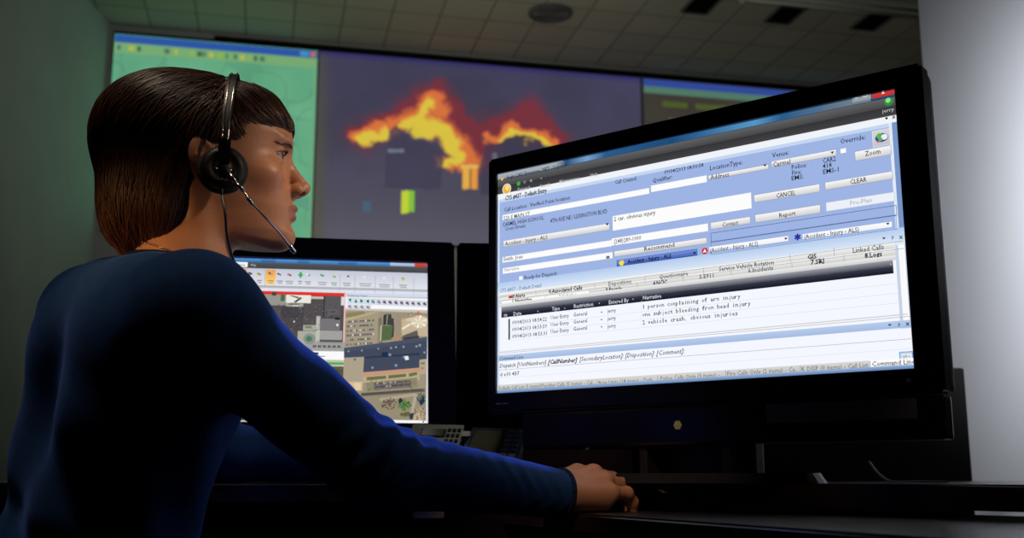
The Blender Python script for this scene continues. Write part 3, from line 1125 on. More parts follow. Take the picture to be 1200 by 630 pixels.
P.disc(1033.4, 161.2, 0.0052, (40, 70, 170), 1.45); P.disc(1030.8, 159.4, 0.0034, (90, 180, 70), 1.0); P.disc(1036.6, 160.2, 0.0034, (235, 240, 245), 1.1); P.disc(1032, 163.4, 0.0022, (120, 160, 90))
P.pxpoly([(1027.5, 166.3), (1030.5, 163.6), (1032, 165), (1029, 167.8)], (170, 120, 100))
for (s, a, b, y, c) in (('Address', 832.7, 854.5, 210, 4.5), ('Carmel', 905.8, 926.5, 195, 4.8), ('Zoom', 1014, 1032, 182.4, 5.0), ('CANCEL', 910, 932.5, 231.4, 4.7), ('CLEAR', 996.5, 1016, 215.4, 5.0),
                        ('Report', 913.5, 932.5, 254.4, 4.6), ('Contact', 846.7, 865.4, 265.2, 4.4), ('Accident - Injury - ALS', 592, 641.8, 287.4, 4.0), ('Recommend', 755.3, 790.6, 293.6, 4.6)):
    P.text(s, a, b, y, c)
P.text('Pre-Plan', 996.5, 1022, 239.8, 4.4, (175, 178, 188))
for (x, y) in ((896.5, 193.8), (975.5, 178.8), (711.8, 262.8)):
    P.pxpoly([(x - 2.2, y - 0.9), (x + 2.2, y - 1.7), (x + 0.2, y + 1.4)], INK)
# outlined group box and the three unit type choices
P.outline(833, 273, 1051.5, 252.5, (70, 86, 130), 0.0006)
P.outline(833, 283, 1051.5, 268.5, (90, 106, 150), 0.0005)
P.rect(722.8, 304.8, 817.5, 299.2, (120, 148, 220), (58, 86, 176)); P.outline(722.8, 304.8, 817.5, 299.2, (40, 60, 120))
P.text('Accident - Injury - ALS', 735.5, 787, 308.2, 3.8, (12, 18, 40), True)
for k in range(6):
    q = k * math.pi / 3
    a_, b_2 = P.uv(728.6, 308)
    P.poly([(a_ + 0.0046 * math.cos(q), b_2 + 0.0046 * math.sin(q)), (a_ + 0.003 * math.cos(q + 1.0), b_2 + 0.003 * math.sin(q + 1.0)), (a_, b_2), (a_ + 0.003 * math.cos(q - 1.0), b_2 + 0.003 * math.sin(q - 1.0))], (236, 222, 70))
P.disc(728.6, 308, 0.0030, (240, 226, 80))
P.rect(831.4, 289.5, 924, 282.2, WHITE, (240, 242, 246)); P.rect(940.6, 274.3, 1045.5, 265.8, WHITE, (240, 242, 246))
P.disc(826, 294, 0.0042, (214, 44, 40)); P.pxpoly([(823.8, 295.8), (826, 291.6), (828.2, 295.2)], WHITE)
a_, b_2 = P.uv(934.8, 277.6)
for k in range(3):
    q = k * math.pi / 3 + math.pi / 2
    dx, dy = math.cos(q), math.sin(q)
    P.poly([(a_ + dx * .0040 - dy * .0011, b_2 + dy * .0040 + dx * .0011), (a_ - dx * .0040 - dy * .0011, b_2 - dy * .0040 + dx * .0011), (a_ - dx * .0040 + dy * .0011, b_2 - dy * .0040 - dx * .0011), (a_ + dx * .0040 + dy * .0011, b_2 + dy * .0040 - dx * .0011)], (40, 50, 160))
P.text('(Accident - Injury - ALS)', 832.4, 888.6, 295.0, 4.2); P.text('(Accident - Injury - ALS)', 942.6, 1006.8, 279.4, 4.4)
for (x, y) in ((814, 296.2), (921, 279.4), (1040.5, 262.0)):
    P.pxpoly([(x - 2.2, y - 0.7), (x + 2.2, y - 1.3), (x + 0.2, y + 1.6)], INK)
P.rect(608.5, 323.8, 612.6, 327.4, WHITE); P.text('Ready for Dispatch', 614.8, 652.6, 326.8, 3.8)
P.text('CYS #437 - Default Detail', 585.8, 634.6, 342, 3.6, (90, 120, 160))
for (ys, xs) in (((279.6, 277.6, 277.4), (1036, 1045.4, 1053.6)), ((381.2, 379.6, 378.8), (1042.8, 1053, 1061.4))):
    P.pxpoly([(xs[0] - 2.2, ys[0] - 1.4), (xs[0] + 2.2, ys[0] - 1.7), (xs[0], ys[0] + 0.9)], INK)
    P.text('p', xs[1], xs[1] + 2.4, ys[1] + 1.2, 4, INK); P.text('x', xs[2], xs[2] + 5.0, ys[2] + 2.2, 5, INK)
# tab rows
P.frac(0.006, 0.553, 0.977, 0.576, (246, 246, 244), (212, 212, 210)); P.frac(0.006, 0.577, 0.978, 0.600, (242, 242, 240), (206, 206, 204))
P.rect(588, 353, 639, 354.4, WHITE); P.rect(639.5, 346.9, 691.3, 345.2, WHITE)
P.line(586, 347.4, 1058.8, 282.2, (130, 130, 130)); P.line(586.5, 352.4, 1059.4, 291, (150, 150, 150))
for (x, y) in ((628, 344.6), (697, 336.6), (756, 329), (824.6, 318.8), (926, 304), (977.5, 296)):
    P.line(x, y - 4 - (x - 586) * .006, x + .3, y + 1.5 + (x - 586) * .004, (140, 140, 140), 0.0005)
for (x, y) in ((639, 349.6), (691, 343), (746.7, 335.6), (800.5, 328), (856.8, 320), (928, 310.4), (989, 302)):
    P.line(x, y - 3.6, x + .3, y + 2 + (x - 586) * .004, (140, 140, 140), 0.0005)
P.pxpoly([(596.3, 346.6), (601.4, 346.0), (601.4, 349.0), (596.3, 349.6)], (200, 40, 40))
for (s, a, b, y, c, bo) in (('9.Alerts', 601, 615.5, 348.6, 3.6, 1), ('0.Associated Calls', 643.3, 682.6, 343.2, 3.8, 1), ('Dispositions', 713.3, 740, 334.4, 4.0, 0), ('Questionnaire', 773, 806.6, 326.1, 4.2, 0),
                            ('Service Vehicle Rotation', 842.9, 907, 317.2, 4.5, 0), ('GIS', 946.5, 957.2, 303.4, 4.8, 1), ('Linked Calls', 999.8, 1036, 295.8, 5.0, 0),
                            ('1.Narrative', 600.8, 623.8, 354.5, 3.7, 1), ('3.People', 710, 729.2, 341.2, 4.0, 1), ('4.NCIC', 765.5, 782, 333.8, 4.2, 1), ('5.E911', 820, 836.5, 326.3, 4.3, 0),
                            ('6.Incidents', 877, 906.4, 319, 4.5, 0), ('7.SRJ', 950.3, 966, 309.3, 4.8, 1), ('8.Logs', 1013.5, 1034, 301.8, 5.0, 1)):
    P.text(s, a, b, y, c, INK, bool(bo))
P.text('2.Vehicles', 655.3, 675.3, 348.6, 3.6, (120, 120, 125))
# table head, rows
P.frac(0.008, 0.600, 0.978, 0.617, (236, 236, 235), (205, 205, 206))
P.frac(0.012, 0.617, 0.972, 0.640, (150, 152, 160), (66, 68, 84)); P.frac(0.012, 0.640, 0.972, 0.664, (52, 54, 70), (20, 21, 36))
for (s, a, b, y) in (('Date', 602, 611.2, 369.2), ('Type', 647, 656, 363.4), ('Restriction', 672.7, 695.4, 360.2), ('Entered By', 713.7, 736.8, 355.6), ('Narrative', 753.7, 775.2, 350.4)):
    P.text(s, a, b, y, 3.9, (214, 218, 228))
P.text('<=', 590.5, 594.5, 371, 3.6, (230, 230, 230))
for x, y in ((630.5, 364.6), (662, 361), (702.5, 355.2), (742, 350.4), (1044, 309.5)):
    P.disc(x, y, 0.0008, (190, 195, 205))
P.pxpoly([(596, 373.6), (597.8, 373.4), (597.8, 397.8), (596, 398)], (40, 40, 48))
for r_ in range(3):
    dy = r_ * 8.1
    P.text(('09/04/2013 08:54:22', '09/04/2013 08:53:59', '09/04/2013 08:53:31')[r_], 600.3, 641, 379.4 + dy, 3.7, (60, 60, 66))
    P.text('User Entry', 645.5, 666.8, 373.4 + dy * 1.02, 3.8, (60, 60, 66)); P.text('General', 672, 688.2, 370.2 + dy * 1.03, 3.8, (60, 60, 66))
    P.pxpoly([(703.7, 365.2 + dy * 1.06), (706.5, 364.9 + dy * 1.06), (705.2, 366.6 + dy * 1.06)], (60, 70, 110))
    P.text('jerry', 712, 722, 365.8 + dy * 1.1, 3.9, (60, 60, 66))
    P.line(598, 382.4 + dy, 1056, 331.5 + r_ * 11.5, (214, 216, 220), 0.0004)
P.mono('1 person complaining of arm injury', 752.8, 868, 361.8, 4.2); P.mono('one subject bleeding from head injury', 752.8, 880, 370.8, 4.3); P.mono('2 vehicle crash, obvious injuries', 753, 865, 380.2, 4.3)
P.line(752, 352, 750.5, 381, (224, 226, 230), 0.0004)
P.line(585, 414.2, 1066.5, 370.4, (176, 166, 166), 0.0006); P.line(585, 412.4, 1064, 367.8, (206, 206, 208), 0.0012)
P.rect(583.6, 416.4, 1070, 383, (184, 204, 236), (164, 188, 226)); P.text('Command Line', 585.6, 613.5, 421.4, 3.5, (40, 60, 90))
for (xs, ys) in (((1042.8, 1053, 1061.4), (381.2, 379.6, 378.8)),):
    P.pxpoly([(xs[0] - 2.2, ys[0] - 1.4), (xs[0] + 2.2, ys[0] - 1.7), (xs[0], ys[0] + 0.9)], INK)
    P.text('p', xs[1], xs[1] + 2.4, ys[1] + 1.2, 4, INK); P.text('x', xs[2], xs[2] + 5.0, ys[2] + 2.2, 5, INK)
P.text('Dispatch [UnitNumbers]', 585.8, 640.4, 430.2, 4.0, INK, False, 0.2); P.text('[CallNumber]', 642, 677, 425.9, 4.2, INK, True, 0.3)
P.text('[SecondaryLocation]: [Disposition]: [Comment]:', 679, 802.6, 422.6, 4.4, (60, 60, 70), False, 0.3)
P.line(585, 433.6, 1067.5, 396.8, (176, 178, 184), 0.0006); P.text('d e10 437', 586.2, 608.8, 440.2, 3.8)
P.line(585, 442.8, 1067.5, 408.4, (224, 226, 230), 0.0005)
P.rect(1053.7, 412.2, 1070.4, 420.6, (190, 214, 244)); P.outline(1053.7, 412.2, 1070.4, 420.6, (90, 150, 220), 0.0009); P.rect(1057, 414.8, 1068.6, 418.6, (240, 240, 240)); P.text('abc', 1058, 1067, 418.2, 3, (110, 110, 110))
P.rect(583.8, 451, 1019.7, 431.6, (214, 213, 210), (200, 199, 196)); P.rect(1020.6, 422.2, 1073, 428.2, WHITE)
TG = (120, 120, 122)
for (s, a, b, y, c) in (('Default Call List (5 items)', 584.4, 633, 456.2, 3.7), ('Pending Calls (5 items) - Cal...', 635, 698, 453.2, 3.8), ('Busy Units (14 items) - Defa...', 701.8, 768.6, 449.9, 3.9),
                        ('Police Calls Only (3 items) -...', 774.4, 847.6, 444.9, 4.2), ('Fire Calls Only (2 items) - Ca...', 852.5, 936.4, 439.4, 4.4), ('K DISP (0 items) - Call List', 939.6, 1017.8, 434.4, 4.7)):
    P.text(s, a, b, y, c, TG)
for x, y in ((633.8, 452.4), (700, 448.6), (771, 444), (850.5, 437.6), (938, 431.6), (1019.5, 427)):
    P.line(x, y - 3.8, x + .1, y + 3.4, (110, 110, 115), 0.0005)
P.text('Command Line', 1022.2, 1072.6, 428.6, 5.0, INK)
P.frac(0, 0.985, 1, 1, (150, 180, 220), (90, 120, 165))
P.build('picture', SCREEN_DETAIL, BIG)

# ------------------------------------------------------------------ what the left monitor shows
lit_base(LEFT, FR2, W2, H2, (196, 192, 182))
Q = Picture(FR2.translation, UX2, UZ2, W2, H2, step=0.00002)
Q.frac(0, 0, 1, 0.006, (20, 30, 90)); Q.frac(0, 0.006, 1, 0.030, (90, 150, 205), (50, 110, 170))
for (a, b) in ((.30, .36), (.45, .50), (.62, .70)):
    Q.frac(a, 0.008, b, 0.026, (70, 130, 190), (40, 92, 150))
Q.frac(.84, 0.006, .945, .026, (190, 205, 225), (150, 175, 205)); Q.frac(.945, .004, .998, .030, (205, 80, 62), (180, 60, 50))
Q.frac(0, 0.030, 1, 0.068, (84, 84, 86), (66, 66, 68)); Q.disc(505.6, 317.4, 0.0036, (60, 190, 80)); Q.text('Help', 294, 300, 311, 2.4, (190, 190, 190))
Q.rect(271, 306.6, 290, 313, (246, 246, 248)); Q.text('Navigation', 273, 287, 310.8, 2.6, (60, 60, 70))
Q.frac(0, 0.068, 1, 0.175, (196, 200, 216), (226, 228, 236)); Q.frac(0, 0.175, 1, 0.19, (176, 178, 186)); Q.frac(0, 0.19, 1, 0.21, (222, 226, 238))
def icon(x, y, cols):
    for k, c in enumerate(cols):
        Q.disc(x + (k % 2) * 2.2 - 1, y + (k // 2) * 2.0 - 1 + (k % 2), 0.0018, c)
Q.rect(262, 314.4, 288, 332.4, (244, 150, 60), (250, 196, 110)); Q.rect(311.8, 316, 322.3, 333.6, (240, 156, 60), (252, 214, 120))
DK, GN, RD, YE = (50, 52, 60), (60, 170, 80), (200, 80, 70), (225, 200, 60)
for (x, y, cs) in ((293.2, 320.6, (DK, DK, (90, 92, 100))), (303.5, 321.4, (GN, RD, YE)), (316.8, 321, (DK, (150, 150, 150))), (327.2, 321.8, (DK, (120, 120, 125))), (339, 322.4, (RD, DK)),
                   (361, 322.4, ((240, 240, 240), GN)), (377.2, 323, (GN, (60, 120, 60))), (390.8, 324.2, (YE, GN)), (409, 324.6, (DK,)), (428, 325.6, ((240, 240, 240),)), (451, 326.4, ((240, 240, 240),)), (473, 327, (GN, YE, YE))):
    icon(x, y, cs)
Q.rect(349.6, 320.8, 355, 323.2, GN); Q.rect(351.2, 318.6, 353.4, 325.4, GN)
for (x, w_, y) in ((290.6, 6, 327.6), (301, 6, 328), (313.5, 7, 328.2), (324.4, 7, 328.6), (334.6, 9, 329), (349, 5, 329), (357.4, 7, 329.6), (372.6, 10, 330.4), (388, 7, 331), (401.8, 9, 331.4), (421, 14, 332), (444, 13, 333), (468, 9, 333.6)):
    Q.rect(x, y, x + w_, y + 1.2, (120, 122, 132)); Q.rect(x + 1, y + 2.4, x + w_ - .6, y + 3.6, (140, 142, 150))
for x, y in ((310.6, 325), (398.5, 331), (416, 332), (439.8, 333), (461, 334), (485, 335)):
    Q.line(x, y - 10, x - .2, y + 10, (150, 152, 165), 0.0006)
# warning bar and grey aerial view
def vr(x0, y0, x1, y1, c, c2=None):
    Q.rect(x0, y0, x1, y1, c, c2)
vr(225, 338.6, 404.4, 348.2, (232, 60, 52), (205, 40, 40)); vr(225, 346.5, 403.8, 409, (82, 78, 80))
Q.rect(403.6, 344, 405.4, 492, (236, 190, 190))
def kp(a, b): return 330 + a / 6.3, 340 + b / 6.3
def kr(a, b, c, d, col): 
    (x0, y0), (x1, y1) = kp(a, b), kp(c, d)
    Q.rect(x0, y0, x1, y1, col)
Q.rect(300, 344.4, 340, 358, (150, 150, 142)); kr(-70, 12, -40, 40, (60, 70, 60))
kr(35, 33, 215, 96, (232, 232, 222)); kr(-5, 30, 22, 80, (74, 106, 78)); Q.pxpoly([kp(60, 40), kp(75, 38), kp(130, 50), kp(120, 60)], (60, 60, 60)); Q.pxpoly([kp(90, 85), kp(140, 50), kp(152, 58), kp(105, 92)], (60, 60, 60))
kr(35, 96, 160, 125, (170, 168, 160)); kr(50, 100, 130, 108, (60, 58, 60)); kr(80, 110, 125, 118, (225, 225, 220)); kr(437, 48, 468, 112, (214, 218, 220))
kr(0, 118, 160, 210, (70, 66, 70)); kr(0, 212, 250, 300, (76, 72, 76)); kr(160, 205, 250, 258, (84, 80, 84)); kr(310, 40, 436, 190, (90, 87, 90)); kr(312, 40, 316, 195, (50, 48, 52)); kr(345, 140, 410, 178, (104, 98, 100)); kr(352, 148, 400, 168, (84, 80, 84))
kr(160, 255, 262, 300, (168, 168, 156)); kr(120, 300, 270, 425, (172, 172, 160)); kr(258, 190, 281, 376, (190, 190, 182)); kr(283, 208, 430, 296, (118, 116, 118)); kr(285, 296, 447, 368, (160, 160, 158)); kr(395, 202, 430, 218, (30, 30, 34)); kr(283, 203, 430, 208, (40, 40, 44)); kr(280, 368, 447, 374, (70, 70, 72))
kr(180, 378, 465, 450, (160, 160, 158)); kr(230, 404, 448, 426, (120, 118, 118)); Q.disc(*kp(205, 358), 0.0100, (140, 146, 138)); Q.disc(*kp(203, 358), 0.0052, (74, 128, 92)); kr(176, 262, 222, 282, (120, 136, 104)); Q.disc(*kp(412, 256), 0.0020, (240, 240, 240)); Q.disc(*kp(94, 232), 0.0016, (230, 230, 230))
for i in range(18):
    kr(235 + i * 12, 406 + (i % 3), 242 + i * 12, 422, [(60, 60, 64), (90, 90, 92), (180, 180, 180)][i % 3])
for i in range(22):
    kr(285 + i * 7.3, 383, 289 + i * 7.3, 392, (130, 130, 130))
rr = random.Random(5)
for i in range(260):
    a, b = rr.uniform(-100, 460), rr.uniform(100, 300)
    if a > 283 and b > 200: continue
    g = rr.choice([50, 60, 95, 110, 130])
    s = rr.uniform(3, 12)
    kr(a, b, a + s, b + rr.uniform(2, 6), (g, g - 3, g))
Q.rect(225, 408.6, 403, 421.6, (250, 250, 250)); kr(225, 458, 272, 474, (10, 10, 12)); kr(268, 484, 322, 491, (120, 122, 130))
Q.rect(225, 421.4, 402.8, 427.2, (84, 190, 90), (60, 160, 70)); Q.rect(225, 426.6, 402.4, 470, (84, 86, 66))
for i in range(240):
    x, y = rr.uniform(370, 400), rr.uniform(428, 468)
    c = rr.choice([(60, 66, 44), (110, 104, 84), (50, 54, 40), (96, 98, 74), (130, 122, 100)])
    Q.rect(x, y, x + rr.uniform(1, 2.4), y + rr.uniform(.8, 2), c)
# second toolbar and colour aerial view
Q.rect(405.4, 343.2, 505.4, 348.8, (206, 216, 240)); Q.text('Pictometry Viewer', 407.5, 430.5, 346.6, 2.2, (110, 120, 160)); Q.rect(405.4, 347.6, 505, 363.4, (248, 248, 252))
for i in range(14):
    x = 407.3 + i * 6.72
    y = 348.4 + i * 0.30
    Q.rect(x, y, x + 6.2, y + 7.4, (206, 210, 222)); col = (DK, DK, DK, DK, (60, 150, 150), (150, 140, 150))[i] if i < 6 else [(90, 70, 120), (60, 60, 90), (100, 60, 80)][i % 3]
    if i < 4:
        Q.rect(x + .5, y + .6, x + 5.8, y + 6.6, (196, 226, 230))
        tri = [[(1.4, 1.6), (4.8, 1.8), (3.1, 5.4)], [(1.4, 5.4), (4.8, 5.6), (3.1, 1.8)], [(1.6, 1.4), (5, 3.6), (1.6, 5.6)], [(4.8, 1.4), (4.8, 5.6), (1.4, 3.6)]][i]
        Q.pxpoly([(x + a, y + b) for a, b in tri], (20, 20, 26))
    else:
        Q.disc(x + 2.6, y + 3.4, 0.0022, col, 1.1); Q.disc(x + 3.9, y + 4.8, 0.0013, (40, 40, 60))
for i in range(4):
    x, y = 407.0 + i * 7.1, 356.4 + i * .3
    Q.rect(x, y, x + 6.4, y + 5.6, (206, 208, 218)); Q.disc(x + 2.6, y + 2.4, 0.0017, (70, 70, 90)); Q.disc(x + 4, y + 3.9, 0.0010, (50, 50, 60))
def lp(a, b): return 400 + a / 4.5, 360 + b / 4.5
def lr(a, b, c, d, col, c2=None):
    (x0, y0), (x1, y1) = lp(a, b), lp(c, d)
    Q.rect(x0, y0, x1, y1, col, c2)
def lpoly(pts, col): Q.pxpoly([lp(*p) for p in pts], col)
lpoly([(22, 14), (455, 30), (445, 600), (5, 590)], (158, 146, 124))
lpoly([(22, 14), (200, 22), (180, 200), (18, 212)], (164, 152, 128)); lpoly([(22, 30), (120, 20), (130, 40), (22, 55)], (136, 132, 96)); lpoly([(22, 60), (150, 28), (200, 24), (22, 72)], (190, 172, 132))
for row in range(6):
    y = 78 + row * 24
    lpoly([(25, y), (172, y - 10), (172, y - 2), (25, y + 8)], (150, 146, 138))
    for i in range(15):
        x = 28 + i * 9.8
        if rr.random() < .82:
            lr(x, y - 6 - i * .6, x + 6.5, y + 3 - i * .6, rr.choice([(70, 66, 76), (96, 60, 66), (60, 62, 70), (220, 216, 210), (96, 92, 92), (44, 44, 50)]))
for i in range(120):
    lr(*(lambda a, b: (a, b, a + rr.uniform(3, 9), b + rr.uniform(3, 7)))(rr.uniform(190, 460), rr.uniform(26, 200)), rr.choice([(120, 110, 92), (176, 160, 134), (96, 90, 80), (190, 178, 156)]))
lpoly([(196, 60), (214, 50), (218, 190), (196, 190)], (120, 116, 102)); lpoly([(222, 40), (240, 36), (236, 92), (220, 94)], (52, 60, 66)); lpoly([(246, 36), (262, 34), (272, 94), (240, 94)], (64, 66, 66)); lpoly([(264, 60), (276, 56), (280, 150), (262, 166)], (60, 66, 70))
lpoly([(212, 96), (272, 96), (262, 172), (208, 176)], (84, 106, 70)); lpoly([(206, 94), (214, 94), (210, 178), (202, 178)], (196, 182, 156))
lpoly([(284, 40), (316, 36), (314, 190), (272, 192)], (170, 140, 112)); lpoly([(290, 40), (312, 38), (304, 150), (288, 152)], (150, 142, 130))
lpoly([(318, 62), (455, 50), (452, 150), (320, 160)], (196, 178, 150)); lpoly([(322, 150), (400, 120), (412, 180), (320, 188)], (96, 90, 90)); lpoly([(330, 160), (410, 150), (410, 160), (330, 172)], (60, 60, 66))
for k in range(12):
    q = k * math.pi / 6
    lpoly([(410, 76), (410 + 44 * math.cos(q), 76 + 34 * math.sin(q)), (410 + 44 * math.cos(q + .40), 76 + 34 * math.sin(q + .40))], (246, 238, 220) if k % 2 else (222, 208, 182))
lpoly([(316, 110), (360, 84), (368, 92), (322, 120)], (238, 226, 200)); lpoly([(340, 60), (385, 50), (390, 66), (345, 76)], (216, 200, 170)); Q.disc(*lp(406, 30), 0.0030, (206, 110, 90))
lpoly([(14, 214), (460, 156), (458, 272), (412, 276), (410, 320), (112, 342), (114, 262), (14, 266)], (66, 74, 94)); lpoly([(14, 214), (460, 156), (460, 176), (14, 236)], (74, 82, 100)); lpoly([(110, 262), (412, 240), (412, 252), (112, 270)], (48, 56, 76))
for (a, b, s) in ((38, 232, 4), (108, 228, 4), (195, 218, 4), (262, 214, 5), (288, 210, 5), (328, 208, 5), (414, 200, 6), (396, 206, 5), (438, 238, 5), (164, 318, 5), (288, 306, 6), (256, 250, 6), (330, 262, 5)):
    lr(a - s, b - s, a + s, b + s, (150, 156, 170))
lpoly([(212, 238), (244, 234), (246, 262), (214, 264)], (30, 50, 80)); lpoly([(334, 258), (352, 256), (356, 276), (336, 278)], (236, 236, 236)); lpoly([(218, 294), (248, 290), (246, 306), (222, 310)], (90, 66, 84))
lpoly([(14, 266), (120, 261), (112, 398), (8, 398)], (172, 160, 138)); lpoly([(8, 392), (112, 392), (110, 440), (60, 440)], (206, 186, 150)); lpoly([(64, 398), (104, 398), (102, 436), (76, 436)], (226, 204, 160)); lr(66, 270, 76, 280, (90, 84, 76))
lpoly([(112, 344), (412, 318), (412, 338), (112, 366)], (198, 150, 122)); lpoly([(112, 366), (412, 338), (412, 384), (112, 398)], (186, 170, 138))
for (a, b) in ((134, 236), (248, 342), (356, 400)):
    ya = 374 - (a - 134) * .088
    lpoly([(a, ya - 6), (b, ya - 14), (b, ya + 2), (a, ya + 12)], (104, 112, 70))
lpoly([(412, 276), (450, 272), (448, 350), (414, 356)], (180, 164, 138)); lr(420, 290, 440, 300, (120, 110, 96)); lr(420, 316, 436, 326, (150, 130, 110))
lpoly([(130, 398), (400, 370), (402, 420), (132, 446)], (140, 134, 110)); lpoly([(170, 400), (370, 384), (368, 420), (172, 436)], (110, 106, 106))
for i in range(44):
    a, b = 178 + (i % 22) * 8.6, (398 if i < 22 else 416) - (i % 22) * .7
    lr(a, b, a + 5.6, b + 9, rr.choice([(50, 48, 66), (80, 60, 80), (60, 62, 80), (180, 176, 180), (120, 60, 60), (40, 40, 50)]))
for i in range(70):
    Q.disc(*lp(rr.uniform(132, 400), rr.uniform(382, 440)), 0.0009, rr.choice([(84, 96, 52), (110, 112, 64), (150, 130, 90)]))
lpoly([(104, 452), (440, 428), (440, 446), (104, 470)], (104, 98, 92))
for i in range(40):
    lr(108 + i * 8, 452 - i * .6, 112 + i * 8, 464 - i * .6, (60, 54, 52))
lpoly([(110, 470), (440, 448), (444, 598), (250, 598)], (150, 140, 116)); lpoly([(200, 480), (390, 452), (400, 466), (204, 494)], (176, 164, 140)); lpoly([(384, 460), (402, 458), (380, 560), (362, 566)], (176, 166, 146))
for i in range(240):
    q, r_ = rr.uniform(0, 6.28), rr.uniform(0, 1)
    cx, cy, rx, ry, cs = rr.choice([(250, 510, 42, 34, [(96, 76, 70), (124, 102, 88), (80, 66, 62)]), (334, 514, 34, 30, [(66, 110, 60), (96, 136, 70), (50, 86, 56)]), (334, 514, 34, 30, [(80, 122, 62), (96, 136, 70)]), (420, 480, 24, 24, [(70, 92, 92), (40, 60, 70), (110, 110, 70)]), (340, 566, 30, 12, [(104, 104, 60), (96, 80, 60)])])
    Q.disc(*lp(cx + rx * r_ * math.cos(q), cy + ry * r_ * math.sin(q)), 0.0015, rr.choice(cs), n=8)
lpoly([(300, 488), (312, 476), (326, 490), (304, 512)], (34, 50, 62)); lpoly([(408, 500), (436, 470), (440, 500), (420, 520)], (36, 56, 72))
lpoly([(380, 560), (440, 530), (440, 596), (372, 596)], (186, 166, 134)); lpoly([(360, 560), (384, 556), (376, 592), (360, 590)], (50, 60, 74))
for i in range(60):
    a, b = rr.uniform(380, 440), rr.uniform(530, 590)
    lr(a, b, a + 8, b + 5, rr.choice([(150, 120, 100), (206, 190, 160), (110, 100, 92)]))
lpoly([(20, 588), (458, 598), (456, 614), (20, 600)], (244, 246, 250)); Q.disc(*lp(432, 604), 0.0014, (90, 90, 100))
lpoly([(462, 24), (478, 24), (458, 612), (446, 612)], (222, 226, 234))
Q.rect(225, 470, 402, 493, (84, 86, 66))
Q.build('picture', SCREEN_DETAIL, LEFT)
# ------------------------------------------------------------------ signed distance toolkit (numpy) and meshing through OpenVDB
import openvdb


def grid_pts(lo, hi, h):
    ax = [np.arange(a, b + h, h, dtype=np.float32) for a, b in zip(lo, hi)]
    return np.meshgrid(*ax, indexing='ij')


def sd_ell(X, Y, Z, c, r):
    x, y, z = (X - c[0]) / r[0], (Y - c[1]) / r[1], (Z - c[2]) / r[2]
    k0 = np.sqrt(x * x + y * y + z * z) + 1e-9
    k1 = np.sqrt((x / r[0]) ** 2 + (y / r[1]) ** 2 + (z / r[2]) ** 2) + 1e-9
    return k0 * (k0 - 1) / k1


def sd_cap(X, Y, Z, a, b, ra, rb):
    a, b = np.array(a, float), np.array(b, float)
    d = b - a
    L = d.dot(d)
    t = np.clip(((X - a[0]) * d[0] + (Y - a[1]) * d[1] + (Z - a[2]) * d[2]) / L, 0, 1)
    return np.sqrt((X - a[0] - d[0] * t) ** 2 + (Y - a[1] - d[1] * t) ** 2 + (Z - a[2] - d[2] * t) ** 2) - (ra + (rb - ra) * t)


def smin(a, b, k):
    h = np.clip(0.5 + 0.5 * (b - a) / k, 0, 1)
    return b * (1 - h) + a * h - k * h * (1 - h)


def smax(a, b, k):
    return -smin(-a, -b, k)


def rot_ell(X, Y, Z, c, r, R):
    """ellipsoid turned by the 3x3 matrix R (rows = its own axes)"""
    x, y, z = X - c[0], Y - c[1], Z - c[2]
    a = x * R[0][0] + y * R[0][1] + z * R[0][2]
    b = x * R[1][0] + y * R[1][1] + z * R[1][2]
    d = x * R[2][0] + y * R[2][1] + z * R[2][2]
    return sd_ell(a, b, d, (0, 0, 0), r)


def vdb_mesh(D, lo, h):
    """vertices and quads of the zero surface, in the grid's own coordinates"""
    g = openvdb.FloatGrid(background=1.0)
    g.copyFromArray(np.ascontiguousarray(np.clip(D / h, -1, 1).astype(np.float32)), tolerance=0.0)
    pts, quads = g.convertToQuads(isovalue=0.0)
    return np.array(pts) * h + np.array(lo), np.array(quads)[:, ::-1]


def mesh_np(name, V, F):
    me = bpy.data.meshes.new(name)
    me.vertices.add(len(V))
    me.vertices.foreach_set('co', np.asarray(V, np.float32).ravel())
    n = F.shape[1]
    me.loops.add(F.size)
    me.loops.foreach_set('vertex_index', F.astype(np.int32).ravel())
    me.polygons.add(len(F))
    me.polygons.foreach_set('loop_start', np.arange(0, F.size, n, dtype=np.int32))
    me.update(calc_edges=True)
    me.validate()
    return me


# ------------------------------------------------------------------ the operator
# head frame, in millimetres: X forward, Y to her left (away from the camera), Z up, origin between the ear canals
HA = math.radians(12)
HX = Vector((math.cos(HA), math.sin(HA), 0))
HY = Vector((-math.sin(HA), math.cos(HA), 0))
HZ = Vector((0, 0, 1))
HO = at(244, 217, 1.29)
HS = 0.001


def H(x, y, z):
    return HO + (HX * x + HY * y + HZ * z) * HS


def Hnp(P):
    B = np.array([list(HX), list(HY), list(HZ)]) * HS
    return P @ B + np.array(list(HO))


def tab(z, zs, xs):
    return np.interp(z, zs, xs)


